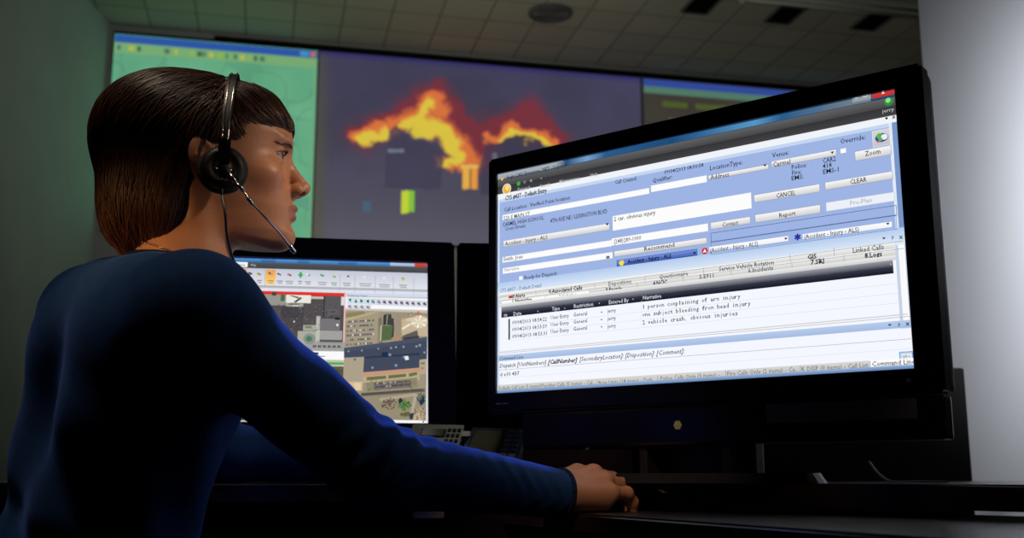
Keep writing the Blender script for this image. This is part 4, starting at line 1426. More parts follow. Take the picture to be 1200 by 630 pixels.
def head_field(X, Y, Z):
    aY = np.abs(Y)
    cran = sd_ell(X, Y, Z, (-8, 0, 50), (98, 73, 80))
    # face column: front profile and half width by height
    zs = [-92, -84, -78, -70, -60, -48, -38, -30, -18, -4, 10, 24, 36, 46, 58, 72, 90, 112, 135]
    xf = [50, 72, 88, 99, 104.5, 100.5, 102, 102.5, 101.5, 98, 96, 94, 94, 96.5, 99.5, 98, 90, 70, 30]
    wd = [22, 28, 34, 40, 46, 51, 54, 57, 60, 63, 66, 67, 67, 67, 68, 68, 66, 58, 40]
    XF, WDH = tab(Z, zs, xf), tab(Z, zs, wd)
    xc = 18.0
    a = np.maximum(X - xc, 0) / (XF - xc)
    b = aY / WDH
    pw = 2.25
    k = (a ** pw + b ** pw) ** (1 / pw)
    face = (k - 1) * np.minimum(WDH, 55)
    # underside of the jaw: plane rising from chin to ear
    n = Vector((0.30, 0, -1)).normalized()
    jaw = (X - 84) * (-0.15) + (Z + 80) * (-1)
    jaw = jaw / math.hypot(0.15, 1)
    back = -(X + 5)
    face = smax(smax(face, jaw, 9), back, 10)
    face = smax(face, Z - 120, 20)
    f = smin(cran, face, 16)
    # cheekbone, brow
    f = smin(f, sd_ell(X, aY, Z, (64, 44, 6), (22, 14, 15)), 18)
    f = smin(f, sd_ell(X, aY, Z, (86, 24, 52), (11, 20, 6)), 12)
    # eye socket
    f = smax(f, -sd_ell(X, aY, Z, (101, 33, 34), (17, 15, 12)), 12)
    # nose
    f = smin(f, sd_cap(X, Y, Z, (90, 0, 40), (108, 0, 12), 6.0, 7.0), 9)
    f = smin(f, sd_cap(X, Y, Z, (104, 0, 14), (115.5, 0, 3), 6.5, 8.6), 6)
    f = smin(f, sd_ell(X, aY, Z, (106, 10.5, -2), (10, 6.5, 7)), 5)
    f = smin(f, sd_cap(X, Y, Z, (103, 0, -10), (114, 0, -3), 4, 4.5), 5)
    f = smax(f, -sd_cap(X, aY, Z, (108, 6.5, -12), (113, 5.0, -3.5), 3.0, 2.6), 2)
    # lips
    dip = 0.0045 * Y * Y
    lw = np.clip(1 - (aY / 25) ** 2, 0, 1)
    up = sd_ell(X + dip * 3.2, Y, Z + 0.10 * aY, (103.0, 0, -24.5), (6.6, 22, 4.6))
    lo = sd_ell(X + dip * 3.2, Y, Z, (101.5, 0, -36.0), (6.8, 19, 5.0))
    f = smin(f, up, 4)
    f = smin(f, lo, 4)
    gr = np.sqrt((X + dip * 3.0 - 109.0) ** 2 + (Z + 30.2 + 0.03 * aY) ** 2) - 2.0
    f = np.where(aY < 23, smax(f, -gr, 2.0), f)
    # chin pad, philtrum
    f = smin(f, sd_ell(X, Y, Z, (90, 0, -63), (15, 22, 14)), 10)
    # eyelids: a shell over the ball, slit open
    ball = np.sqrt((X - 77) ** 2 + (aY - 31) ** 2 + (Z - 33) ** 2)
    f = smin(f, ball - 14.0, 4.5)
    ang_ = np.clip(1 - ((aY - 32) / 14.5) ** 2, 0, 1)
    up_l = 33 + 4.2 * ang_
    lo_l = 33 - 3.8 * ang_
    slit = np.maximum(Z - up_l, lo_l - Z)
    slit = np.maximum(slit, 78 - X)
    slit = np.maximum(slit, ball - 17.5)
    f = smax(f, -np.where(ang_ > 0, slit, 5.0), 1.2)
    # neck
    nk = sd_cap(X, Y, Z, (-12, 0, -5), (-28, 0, -100), 52, 55)
    nk = smin(nk, sd_cap(X, Y, Z, (-28, 0, -100), (-60, 6, -190), 55, 68), 20)
    f = smin(f, nk, 16)
    # sternomastoid hint
    f = smin(f, sd_cap(X, aY, Z, (-14, 50, -22), (10, 26, -120), 9, 9), 18)
    # ears
    th = math.radians(22)
    ex, ey = X - 6, aY - 72
    u = ex * math.cos(th) - ey * math.sin(th) * -1 * -1
    e_x = ex * math.cos(th) + ey * -math.sin(th)
    e_y = ex * math.sin(th) + ey * math.cos(th)
    # backward lean of the ear
    zz = Z - 6
    e_x2 = e_x + 0.22 * zz
    outer = sd_ell(e_x2, e_y + 0.0 * e_x2, zz, (-8, 3, 2), (18, 6.0, 31))
    inner = sd_ell(e_x2, e_y, zz, (-5, 9, 3), (11.5, 6.5, 22))
    lobe = sd_ell(e_x2, e_y, zz, (2, 3, -26), (8, 5, 8))
    ear = smin(smax(outer, -inner, 2.5), lobe, 5)
    f = smin(f, ear, 5)
    return f


def field_mesh(fn, lo, hi, h):
    X, Y, Z = grid_pts(lo, hi, h)
    return vdb_mesh(fn(X, Y, Z), lo, h)


hv, hf = field_mesh(head_field, (-115, -95, -190), (135, 95, 140), 1.3)
parts_VF = [(Hnp(hv), hf)]

# ---- torso, arms, hands in camera-centred metres (z measured from the camera height)
Z0 = Vector((0, 0, ZC))
SR, ER, WR = (-.335, 1.130, .168), (-.142, 1.155, .012), (.050, 1.292, -.0165)
SL, EL, WL = (-.540, 1.390, .204), (-.415, 1.560, .040), (-.215, 1.548, .020)
NECK = tuple(Vector(H(-50, 3, -150)) - Z0)


def torso(X, Y, Z, g):
    """g: how much bigger than the body (clothes)"""
    S0 = Vector(((SR[0] + SL[0]) / 2, (SR[1] + SL[1]) / 2, (SR[2] + SL[2]) / 2))
    ax = (Vector(SR) - Vector(SL)).normalized()
    f = sd_cap(X, Y, Z, SL, SR, .060 + g, .060 + g)
    f = smin(f, sd_cap(X, Y, Z, tuple(S0 - ax * .05 + Vector((-.01, .0, -.010))), tuple(S0 + ax * .05 + Vector((-.01, 0, -.010))), .064 + g, .064 + g), .05)
    for s, r0 in ((-1, .1), (1, .1)):
        a = S0 + ax * (.085 * s) + Vector((0, 0, -.06))
        b = Vector((-.50, 1.30, -.13)) + ax * (.045 * s)
        c = Vector((-.53, 1.31, -.31)) + ax * (.075 * s)
        f = smin(f, sd_cap(X, Y, Z, tuple(a), tuple(b), .092 + g, .082 + g), .05)
        f = smin(f, sd_cap(X, Y, Z, tuple(b), tuple(c), .082 + g, .10 + g), .05)
    return f


def arms(X, Y, Z, g, gw):
    f = sd_cap(X, Y, Z, SR, ER, .056 + g, .038 + g)
    f = smin(f, sd_cap(X, Y, Z, ER, WR, .038 + g, .024 + gw), .02)
    f2 = sd_cap(X, Y, Z, SL, EL, .056 + g, .038 + g)
    f2 = smin(f2, sd_cap(X, Y, Z, EL, WL, .038 + g, .024 + gw), .02)
    return f, f2


def body_field(X, Y, Z):
    f = torso(X, Y, Z, -.012)
    a, b = arms(X, Y, Z, -.012, -.003)
    # flattened wrists
    f = smin(f, a, .03)
    f = smin(f, b, .03)
    f = smin(f, sd_cap(X, Y, Z, NECK, tuple(Vector(NECK) + Vector((-.03, 0, -.1))), .058, .07), .04)
    return f


bv, bf = field_mesh(body_field, (-.70, 1.0, -.46), (.10, 1.74, .36), .005)
parts_VF.append((bv + np.array([0, 0, ZC]), bf))


# ---- hands: wrist origin, pointing direction, thumb side
def hand_field(W, D, L, N, curl):
    W, D, L, N = Vector(W), Vector(D), Vector(L), Vector(N)

    def P(d, l, n):
        return tuple(W + D * d + L * l + N * n)

    def fn(X, Y, Z):
        f = sd_cap(X, Y, Z, P(-.006, 0, .000), P(.014, 0, .001), .0190, .0195)
        # palm: metacarpals fanned out
        mc_ = [(.078, .027, .008, .0125), (.083, .0065, .0125, .0130), (.078, -.0135, .010, .0125), (.067, -.032, .003, .0115)]
        for (d, l, n, r) in mc_:
            f = smin(f, sd_cap(X, Y, Z, P(.008, l * .45, .002), P(d, l, n), .0150, r * 0.92), .010)
        f = smin(f, sd_cap(X, Y, Z, P(.012, -.012, -.006), P(.060, -.028, -.008), .014, .0125), .012)
        f = smin(f, sd_cap(X, Y, Z, P(.012, .012, -.006), P(.050, .026, -.010), .015, .013), .012)
        segs = [(.041, .024, .020, .0089), (.045, .028, .021, .0091), (.041, .026, .020, .0087), (.032, .019, .018, .0079)]
        for i, ((d, l, n, r), (l1, l2, l3, fr_)) in enumerate(zip(mc_, segs)):
            p = Vector(P(d, l, n - .001))
            sp = (-.04, -.005, .03, .10)[i] * -1
            fd = (D * math.cos(sp) + L * math.sin(sp)).normalized()
            ang = 0
            q = p
            rr_ = fr_ * 1.12
            ff = None
            for k, (ln, da) in enumerate(zip((l1, l2, l3), curl[i])):
                ang += da
                dr = fd * math.cos(ang) - N * math.sin(ang)
                e = q + dr * ln
                r2 = fr_ * (1.0, .93, .80)[k]
                c = sd_cap(X, Y, Z, tuple(q), tuple(e), rr_, r2)
                # knuckle swelling
                c = smin(c, np.sqrt((X - q.x) ** 2 + (Y - q.y) ** 2 + (Z - q.z) ** 2) - rr_ * 1.06, .003)
                ff = c if ff is None else smin(ff, c, .003)
                q, rr_ = e, r2
            f = smin(f, ff, .0045)
        # thumb leaves the side of the palm
        t0, t1, t2, t3 = P(.022, .020, -.008), P(.052, .040, -.018), P(.082, .043, -.027), P(.104, .035, -.031)
        tf = sd_cap(X, Y, Z, t0, t1, .0135, .0115)
        tf = smin(tf, sd_cap(X, Y, Z, t1, t2, .0115, .0100), .004)
        tf = smin(tf, sd_cap(X, Y, Z, t2, t3, .0100, .0080), .004)
        f = smin(f, tf, .010)
        return f
    return fn


# right hand closed over the mouse
WRH = Vector(WR) + Vector((0, 0, 0))
PD = Vector((math.cos(YAW), math.sin(YAW), 0.10)).normalized()
PL = Vector((-math.sin(YAW), math.cos(YAW), 0.30))
PL = (PL - PD * PL.dot(PD)).normalized()
PN = PD.cross(PL).normalized()
CURL_R = [(.22, .58, .40), (.24, .62, .45), (.20, .62, .48), (.10, .62, .55)]
hw = hand_field(WRH, PD, PL, PN, CURL_R)
g0, g1 = (WR[0] - .07, WR[1] - .07, WR[2] - .07), (WR[0] + .17, WR[1] + .20, WR[2] + .07)
v_, f_ = field_mesh(hw, g0, g1, .0014)
parts_VF.append((v_ + np.array([0, 0, ZC]), f_))
# left hand lying flat on the desk
LD = (Vector(WL) - Vector(EL)).normalized()
LD = Vector((LD.x, LD.y, -0.05)).normalized()
LL = Vector((LD.y, -LD.x, 0)).normalized()
LN = LL.cross(LD).normalized()
if LN.z < 0:
    LN = -LN
CURL_L = [(.22, .22, .15), (.22, .25, .15), (.24, .25, .15), (.28, .25, .15)]
hw2 = hand_field(Vector(WL), LD, LL, LN, CURL_L)
g0, g1 = (WL[0] - .06, WL[1] - .12, WL[2] - .07), (WL[0] + .24, WL[1] + .16, WL[2] + .07)
v_, f_ = field_mesh(hw2, g0, g1, .0020)
parts_VF.append((v_ + np.array([0, 0, ZC]), f_))

V = np.concatenate([p[0] for p in parts_VF])
off = np.cumsum([0] + [len(p[0]) for p in parts_VF])
Fq = np.concatenate([p[1] + o_ for p, o_ in zip(parts_VF, off)])
me = mesh_np('body', V, Fq)
person = empty('person', (-.50, 1.32, 0.0), 'woman in a dark blue sweater with short brown hair, seated, right hand on the mouse', 'person')
tmp = bpy.data.objects.new('body_tmp', me)
COL.objects.link(tmp)
rm = tmp.modifiers.new('r', 'REMESH')
rm.mode = 'VOXEL'
rm.voxel_size = 0.0016
rm.adaptivity = 0
sm = tmp.modifiers.new('s', 'SMOOTH')
sm.factor = 0.5
sm.iterations = 3
dg = bpy.context.evaluated_depsgraph_get()
me2 = bpy.data.meshes.new_from_object(tmp.evaluated_get(dg), depsgraph=dg)
bpy.data.objects.remove(tmp)
me2.name = 'body'
print('body', len(me2.vertices))

# skin colour by place: lips, nostril rims, knuckles are redder
co = np.empty(len(me2.vertices) * 3, np.float32)
me2.vertices.foreach_get('co', co)
co = co.reshape(-1, 3).astype(float)
B = np.array([list(HX), list(HY), list(HZ)])
loc = (co - np.array(list(HO))) @ B.T / HS
x, y, z = loc.T
skin = np.ones((len(co), 3)) * np.array([0.52, 0.258, 0.145])
aY = np.abs(y)
lip = np.clip((24 - aY) / 5, 0, 1) * np.clip((x - 88) / 4, 0, 1) * np.clip(1.4 - np.abs(z + 30.5) / (8.0 - 0.008 * aY * aY), 0, 1)
lip = np.clip(lip * 2.2, 0, 1)
blush = np.exp(-(((x - 72) / 22) ** 2 + ((aY - 46) / 18) ** 2 + ((z - 2) / 18) ** 2)) * 0.5
earr = np.clip((aY - 70) / 5, 0, 1) * (x < 25) * (z > -40) * (z < 50)
inhead = (np.abs(x) < 160) & (aY < 110) & (z > -120)
for msk, c in ((lip * inhead * .75, (0.36, 0.13, 0.10)), (blush * inhead, (0.50, 0.20, 0.13)), (earr * inhead * 0.6, (0.52, 0.18, 0.10))):
    skin = skin * (1 - msk[:, None]) + np.array(c) * msk[:, None]
ca = me2.color_attributes.new('Skin', 'FLOAT_COLOR', 'POINT')
ca.data.foreach_set('color', np.concatenate([skin, np.ones((len(co), 1))], 1).astype(np.float32).ravel())

ms = mat('skin', (0.5, 0.27, 0.17), 0.42, spec=0.45, bump=0.25, bscale=420)
nt = ms.node_tree
at_ = nt.nodes.new('ShaderNodeAttribute')
at_.attribute_name = 'Skin'
bs = nt.nodes['Principled BSDF']
nt.links.new(at_.outputs['Color'], bs.inputs['Base Color'])
bs.inputs['Subsurface Weight'].default_value = 0.12
bs.inputs['Subsurface Radius'].default_value = (0.010, 0.004, 0.002)
bs.inputs['Subsurface Scale'].default_value = 0.5
body = link_mesh('body', me2, ms, person, True)

# eyes
M['sclera'] = mat('eye_white', (0.30, 0.29, 0.29), 0.12, spec=0.8)
M['iris'] = mat('eye_iris', (0.10, 0.09, 0.07), 0.1, spec=0.8)
M['pupil'] = mat('eye_pupil', (0.004, 0.004, 0.004), 0.05, spec=1.0)
for s in (-1, 1):
    c = H(77, 31 * s, 33)
    look = (HX * 1.0 - HY * 0.32 + HZ * 0.02).normalized()
    rt = look.cross(HZ).normalized()
    fr = axes_frame(c, rt, look.cross(rt).normalized(), look)
    R0 = 12.9 * HS
    ring = [math.radians(a_) for a_ in (0, 8, 13, 20, 27, 40, 60, 90, 130, 180)]
    bm = bmesh.new()
    prof = [(R0 * math.sin(a_), R0 * math.cos(a_)) for a_ in [math.pi * k / 30 for k in range(31)]]
    prof[0] = (0, prof[0][1])
    prof[-1] = (0, prof[-1][1])
    add_lathe(bm, fr, prof, 32)
    me = bpy.data.meshes.new('eye')
    for f in bm.faces:
        cc = fr.inverted() @ f.calc_center_median()
        a_ = math.degrees(math.atan2(math.hypot(cc.x, cc.y), cc.z))
        f.material_index = 2 if a_ < 11 else (1 if a_ < 26 else 0)
        f.smooth = True
    bm.to_mesh(me)
    bm.free()
    for k in ('sclera', 'iris', 'pupil'):
        me.materials.append(M[k])
    link_mesh('eye', me, None, person)

# ------------------------------------------------------------------ hair: a dense volume plus fine locks over it
def hair_field(X, Y, Z):
    aY = np.abs(Y)
    f = sd_ell(X, Y, Z, (-24, 0, 52), (108, 85, 89))
    f = smin(f, sd_ell(X, Y, Z, (40, 0, 80), (54, 66, 48)), 16)
    f = smin(f, sd_ell(X, Y, Z, (64, 0, 76), (35, 56, 19)), 12)
    f = smin(f, sd_ell(X, Y, Z, (-66, 0, -14), (62, 68, 90)), 26)
    f = smin(f, sd_ell(X, Y, Z, (-42, 0, -26), (40, 72, 72)), 16)
    f = smin(f, sd_ell(X, Y, Z, (-62, 0, 62), (78, 84, 72)), 20)
    # the face and ears stay free: everything in front of the hairline is cut away
    w_ = np.clip((X - 8) / 24, 0, 1)
    w_ = w_ * w_ * (3 - 2 * w_)
    zc = (77 - 0.55 * aY) * w_ + np.interp(X, [-54, -44, -35, -24, -16, 0, 14], [-300, -90, -72, -48, 12, 32, 36]) * (1 - w_)
    f = smax(f, (zc - Z) * np.where(w_ < 1, 0.55, 0.85), 5)
    # tapered nape
    f = smax(f, (-94 - Z) + np.maximum(-X - 80, 0) * 0.5, 6)
    # inner face of the shell does not matter, it is over the skull
    return f


hl_lo, hl_hi, hh = (-150, -100, -100), (125, 100, 160), 2.0
GX, GY, GZ = grid_pts(hl_lo, hl_hi, hh)
HD = hair_field(GX, GY, GZ)
GR = np.gradient(HD, hh)


def samp(A, P):
    q = (P - np.array(hl_lo)) / hh
    q = np.clip(q, 0, np.array(A.shape) - 1.001)
    i = q.astype(int)
    t = q - i
    r = 0
    for dx in (0, 1):
        for dy in (0, 1):
            for dz in (0, 1):
                w_ = (t[:, 0] if dx else 1 - t[:, 0]) * (t[:, 1] if dy else 1 - t[:, 1]) * (t[:, 2] if dz else 1 - t[:, 2])
                r = r + w_ * A[i[:, 0] + dx, i[:, 1] + dy, i[:, 2] + dz]
    return r


def project(P, dist):
    for _ in range(3):
        d = samp(HD, P) - dist
        g = np.stack([samp(G, P) for G in GR], 1)
        g /= np.linalg.norm(g, axis=1, keepdims=True) + 1e-9
        P = P - g * d[:, None]
    return P, g


M['hair'] = mat('hair_dark_brown', (0.030, 0.012, 0.007), 0.45, spec=0.5)
mh = bpy.data.materials.new('hair_locks')
mh.use_nodes = True
nt = mh.node_tree
b_ = nt.nodes['Principled BSDF']
at_ = nt.nodes.new('ShaderNodeAttribute')
at_.attribute_name = 'Tone'
nt.links.new(at_.outputs['Color'], b_.inputs['Base Color'])
b_.inputs['Roughness'].default_value = 0.42
b_.inputs['Specular IOR Level'].default_value = 0.6
vv, ff_ = vdb_mesh(HD + 2.2, hl_lo, hh)
hair = link_mesh('hair', mesh_np('hair', Hnp(vv), ff_), M['hair'], person, True)
tag(hair, 'short dark brown hair swept back and tapered at the nape')

NS, NP_ = 15000, 16
rg = np.random.default_rng(11)
# roots anywhere on the upper and side surface
P0 = rg.normal(size=(NS, 3))
P0 /= np.linalg.norm(P0, axis=1, keepdims=True)
P0 = P0 * np.array([125, 90, 105]) + np.array([-20, 0, 40])
P0, g0_ = project(P0, 0.0)
keep = (P0[:, 2] > -88)
P0, g0_ = P0[keep], g0_[keep]
n_ = len(P0)


def flow(P, g):
    x, y, z = P.T
    s = np.sign(y)
    # a side-swept fringe in front, falling back and down behind the crown
    fr_ = 1 / (1 + np.exp(-(x - 22) / 10))
    dirf = np.stack([0.75 + 0 * x, s * 0.25, -0.42 - 0.006 * np.clip(95 - z, 0, 60) * 0], 1)
    down = np.clip((95 - z) / 130, 0, 1)
    dirb = np.stack([-0.62 + 0.45 * down + 0.25 * np.clip((-z - 20) / 50, 0, 1) , s * 0.16 * (1 - down), -0.55 - 0.8 * down], 1)
    d = dirf * fr_[:, None] + dirb * (1 - fr_)[:, None]
    d -= g * np.sum(d * g, 1, keepdims=True)
    d /= np.linalg.norm(d, axis=1, keepdims=True) + 1e-9
    return d


length = rg.uniform(28, 85, n_)
height = rg.uniform(-1.2, 1.6, n_) + 0.6 * np.sin(P0[:, 0] * 0.22 + P0[:, 2] * 0.13) * 0.9
step = length / (NP_ - 1)
pts = [P0 + g0_ * height[:, None]]
P = P0.copy()
g = g0_
jit = rg.normal(size=(n_, 3)) * 0.10
for k in range(NP_ - 1):
    d = flow(P, g) + jit
    jit = jit + rg.normal(size=(n_, 3)) * 0.035
    Pold = P
    P = P + d * step[:, None]
    lowend = P[:, 2] < -84
    Pn, gn = project(P, 0.0)
    # at the hairline a lock ends; at the nape the tips hang free
    stop = ((np.abs(samp(HD, Pn)) > 1.5) | (np.abs(Pn - P).max(1) > 2.5)) & ~lowend
    P = np.where(stop[:, None], Pold, P)
    free = lowend | stop
    P = np.where(free[:, None], P, Pn)
    g = np.where(free[:, None], g, gn)
    pts.append(P + g * height[:, None])
S = np.stack(pts, 1)                               # n, NP, 3
tan = np.gradient(S, axis=1)
tan /= np.linalg.norm(tan, axis=2, keepdims=True) + 1e-9
gg = np.repeat(g0_[:, None, :], NP_, 1)
side = np.cross(tan, gg)
side /= np.linalg.norm(side, axis=2, keepdims=True) + 1e-9
nrm = np.cross(side, tan)
wdt = rg.uniform(0.35, 0.85, n_)[:, None] * np.array([0.7] + [1.0] * (NP_ - 5) + [0.9, 0.7, 0.45, 0.12])[None, :]
ringv = []
for (a_, b_2) in ((-1, 0), (1, 0), (0, 0.8)):
    ringv.append(S + side * (a_ * wdt)[..., None] + nrm * (b_2 * wdt)[..., None])
R3 = np.stack(ringv, 2).reshape(-1, 3)             # (n*NP*3)
base = (np.arange(n_)[:, None] * NP_ + np.arange(NP_ - 1)[None, :]).ravel() * 3
F = []
for k in range(3):
    k2 = (k + 1) % 3
    F.append(np.stack([base + k, base + k2, base + 3 + k2, base + 3 + k], 1))
F = np.concatenate(F)
mL = mesh_np('hair_strands', Hnp(R3), F)
tone = np.clip(rg.normal(0.85, 0.4, n_), 0.2, 2.2)
tint = np.array([0.082, 0.026, 0.014])[None, :] * tone[:, None]
front = 1 / (1 + np.exp(-(P0[:, 0] - 25) / 8))
tint = tint * (1 - 0.3 * front[:, None]) + front[:, None] * 0.6 * np.array([0.055, 0.034, 0.020]) * tone[:, None]
tc_ = np.repeat(tint, NP_ * 3, 0)
ca = mL.color_attributes.new('Tone', 'FLOAT_COLOR', 'POINT')
ca.data.foreach_set('color', np.concatenate([tc_, np.ones((len(tc_), 1))], 1).astype(np.float32).ravel())
hs = link_mesh('hair_strands', mL, mh, hair, True)
hs['kind'] = 'stuff'

# eyebrows and lashes
def head_project(P, it=4):
    """move points onto the skin"""
    for _ in range(it):
        X_, Y_, Z_ = [P[:, i] for i in range(3)]
        d = head_field(X_, Y_, Z_)
        e = 0.7
        g = np.stack([head_field(X_ + e, Y_, Z_) - d, head_field(X_, Y_ + e, Z_) - d, head_field(X_, Y_, Z_ + e) - d], 1) / e
        n2 = np.sum(g * g, 1, keepdims=True) + 1e-6
        P = P - g * np.clip(d, -3, 3)[:, None] / n2
    return P, g / np.sqrt(n2)


M['brow'] = mat('brow_hair', (0.045, 0.022, 0.014), 0.6)
for s in (-1, 1):
    bm = bmesh.new()
    K = 80
    t = np.linspace(0, 1, K)
    R_ = np.stack([99 - 20 * t ** 2, s * (18 + 26 * t), 47.5 + 1.5 * np.sin(t * 2.6) + rg.uniform(-1.0, 1.0, K)], 1)
    R_, gN = head_project(R_)
    for i in range(K):
        p0 = R_[i] - gN[i] * 0.2
        dv = np.array([-0.9 * t[i] - .1, s * 1.0, 0.30 - 0.55 * t[i] + rg.uniform(-.12, .12)])
        dv -= gN[i] * dv.dot(gN[i])
        dv /= np.linalg.norm(dv)
        q = [H(*(p0 + dv * 6.0 * k_ + gN[i] * 0.9 * math.sin(math.pi * k_))) for k_ in (0, .5, 1)]
        add_tube(bm, q, [0.00035, 0.00032, 0.00008], 4)
    from_bm('eyebrow', bm, M['brow'], person)
    bm = bmesh.new()
    for i in range(26):
        t_ = i / 25
        yy = s * (32 + 13 * (2 * t_ - 1) * 0.95)
        ang_ = max(0, 1 - ((abs(yy) - 32) / 14.5) ** 2)
        zz = 33 + 4.4 * ang_
        rad2 = 14.3 ** 2 - (abs(yy) - 31) ** 2 - (zz - 33) ** 2
        xx = 77 + math.sqrt(max(1, rad2))
        o_ = Vector((xx - 77, (abs(yy) - 31) * s, 0)).normalized()
        q = [H(xx + o_.x * 4.6 * k_, yy + o_.y * 4.6 * k_, zz + .6 * k_ + 2.0 * k_ * k_) for k_ in (0, .4, .75, 1)]
        add_tube(bm, q, [0.0003, 0.00028, 0.0002, 0.00006], 4)
    from_bm('eyelashes', bm, M['brow'], person)

# ------------------------------------------------------------------ clothes
M['sweater'] = mat('sweater_knit', (0.009, 0.045, 0.150), 0.85, spec=0.15, noise=0.15, nscale=60)
nt = M['sweater'].node_tree
bs = nt.nodes['Principled BSDF']
bs.inputs['Sheen Weight'].default_value = 0.35
bs.inputs['Sheen Roughness'].default_value = 0.4
bs.inputs['Sheen Tint'].default_value = (0.15, 0.3, 1.0, 1)
wv = nt.nodes.new('ShaderNodeTexNoise')
wv.inputs['Scale'].default_value = 700
tcx = nt.nodes.new('ShaderNodeTexCoord')
bp = nt.nodes.new('ShaderNodeBump')
bp.inputs['Strength'].default_value = 0.5
bp.inputs['Distance'].default_value = 0.001
nt.links.new(tcx.outputs['Object'], wv.inputs['Vector'])
nt.links.new(wv.outputs['Fac'], bp.inputs['Height'])
nt.links.new(bp.outputs['Normal'], bs.inputs['Normal'])
CUFF = Vector(WR) + (Vector(WR) - Vector(ER)).normalized() * 0.012
CUFD = (Vector(WR) - Vector(ER)).normalized()
CUFL = Vector(WL) + (Vector(WL) - Vector(EL)).normalized() * 0.0
CUFLD = (Vector(WL) - Vector(EL)).normalized()


def sweater_field(X, Y, Z):
    f = torso(X, Y, Z, 0.004)
    a, b = arms(X, Y, Z, 0.004, 0.004)
    a = smax(a, (X - CUFF.x) * CUFD.x + (Y - CUFF.y) * CUFD.y + (Z - CUFF.z) * CUFD.z, .004)
    b = smax(b, (X - CUFL.x) * CUFLD.x + (Y - CUFL.y) * CUFLD.y + (Z - CUFL.z) * CUFLD.z, .004)
    f = smin(f, a, .035)
    f = smin(f, b, .035)
    # folds: diagonal drag lines from the armpit, bunching at elbow and wrist
    sx, sy, sz = X - SR[0], Y - SR[1], Z - SR[2]
    ax = Vector(ER) - Vector(SR)
    L = ax.length
    ax.normalize()
    t = sx * ax.x + sy * ax.y + sz * ax.z
    w1 = np.exp(-((t - 0.10) / 0.06) ** 2)
    f = f + 0.0030 * w1 * np.sin((t * 1.0 + sz * 0.9 + sy * 0.4) * 95)
    w2 = np.exp(-((t - L) / 0.05) ** 2)
    f = f + 0.0020 * w2 * np.sin((t + 0.9 * sy - .7 * sz) * 150) + 0.0014 * w2 * np.sin((t - 1.2 * sy + .9 * sz) * 230)
    ax2 = (Vector(WR) - Vector(ER)).normalized()
    t2 = (X - ER[0]) * ax2.x + (Y - ER[1]) * ax2.y + (Z - ER[2]) * ax2.z
    w3 = np.clip((t2 - .08) / .1, 0, 1) * (t2 < .30)
    f = f + 0.0013 * w3 * np.sin(t2 * 210 + Y * 90 + 2.5 * np.sin(Z * 120 + X * 40)) * (0.5 + 0.5 * np.sin(t2 * 47 + Z * 60))
    w4 = np.clip((.16 - Z) / .2, 0, 1) * np.clip((-.30 - X) / .1, 0, 1)
    f = f + 0.005 * w4 * np.sin(Z * 48 + X * 22 - Y * 12)
    return f


sv, sf = field_mesh(sweater_field, (-.74, .98, -.44), (.12, 1.72, .36), .004)
sw_me = mesh_np('sweater', sv + np.array([0, 0, ZC]), sf)
sweater = link_mesh('sweater', sw_me, M['sweater'], person, True)
smd = sweater.modifiers.new('s', 'SMOOTH')
smd.factor = 0.5
smd.iterations = 2


def ring_on(fn, c, axis, r_guess, rad, name, m, parent, n=72, grow=0.0):
    """a band round a limb following fn's surface in the plane through c"""
    axis = Vector(axis).normalized()
    a = axis.cross(Vector((0, 0, 1)))
    if a.length < 0.1:
        a = Vector((1, 0, 0))
    a = (a - axis * a.dot(axis)).normalized()
    b = axis.cross(a)
    pts = []
    for k in range(n + 1):
        q = 2 * math.pi * k / n
        d = a * math.cos(q) + b * math.sin(q)
        rs = np.linspace(0.004, r_guess * 2.2, 160)
        PX = np.array([list(Vector(c) + d * r) for r in rs])
        v = fn(PX[:, 0], PX[:, 1], PX[:, 2])
        i = np.argmax(v > 0)
        pts.append(Vector(c) + d * (rs[i] + grow) + Z0)
    return tube_obj(name, pts, rad, m, parent, 8)


M['rib'] = mat('sweater_rib', (0.010, 0.022, 0.070), 0.9, spec=0.1, bump=0.8, bscale=900)
ring_on(lambda X, Y, Z: arms(X, Y, Z, .004, .004)[0], tuple(CUFF - CUFD * .004), CUFD, .03, .0030, 'cuff', M['rib'], sweater)

# collar: where neck and sweater meet
def neck_only(X, Y, Z):
    P_ = np.stack([X, Y, Z + ZC], -1)
    l = (P_ - np.array(list(HO))) @ B.T / HS
    return head_field(l[..., 0], l[..., 1], l[..., 2]) * HS


def collar():
    pts = []
    c0 = Vector(H(-50, 3, -150)) - Z0
    n = 90
    for k in range(n + 1):
        q = 2 * math.pi * k / n
        best = None
        for zz in np.linspace(.16, .33, 120):
            # neck radius at this height and direction
            cc = Vector(H(*(-30 - (0.255 - zz) * 300, 2, 0))) - Z0
            d = Vector((math.cos(q), math.sin(q), 0))
            rs = np.linspace(0.02, 0.11, 60)
            v = neck_only(cc.x + d.x * rs, cc.y + d.y * rs, np.full(60, zz))
            i = np.argmax(v > 0)
            p = Vector((cc.x + d.x * rs[i], cc.y + d.y * rs[i], zz))
            s = sweater_field(np.array([p.x]), np.array([p.y]), np.array([p.z]))[0]
            if s > 0:
                best = p
                break
        if best is not None:
            pts.append(best)
    return pts


cp = collar()
print('collar', len(cp), [tuple(round(x, 3) for x in proj(p + Z0)) for p in cp[::12]])
if len(cp) > 20:
    for _ in range(4):
        cp = [(cp[i - 1] + cp[i] * 2 + cp[(i + 1) % len(cp)]) / 4 for i in range(len(cp) - 1)]
        cp.append(cp[0])
    tube_obj('collar', [p + Z0 for p in cp], .0036, M['rib'], sweater, 8)

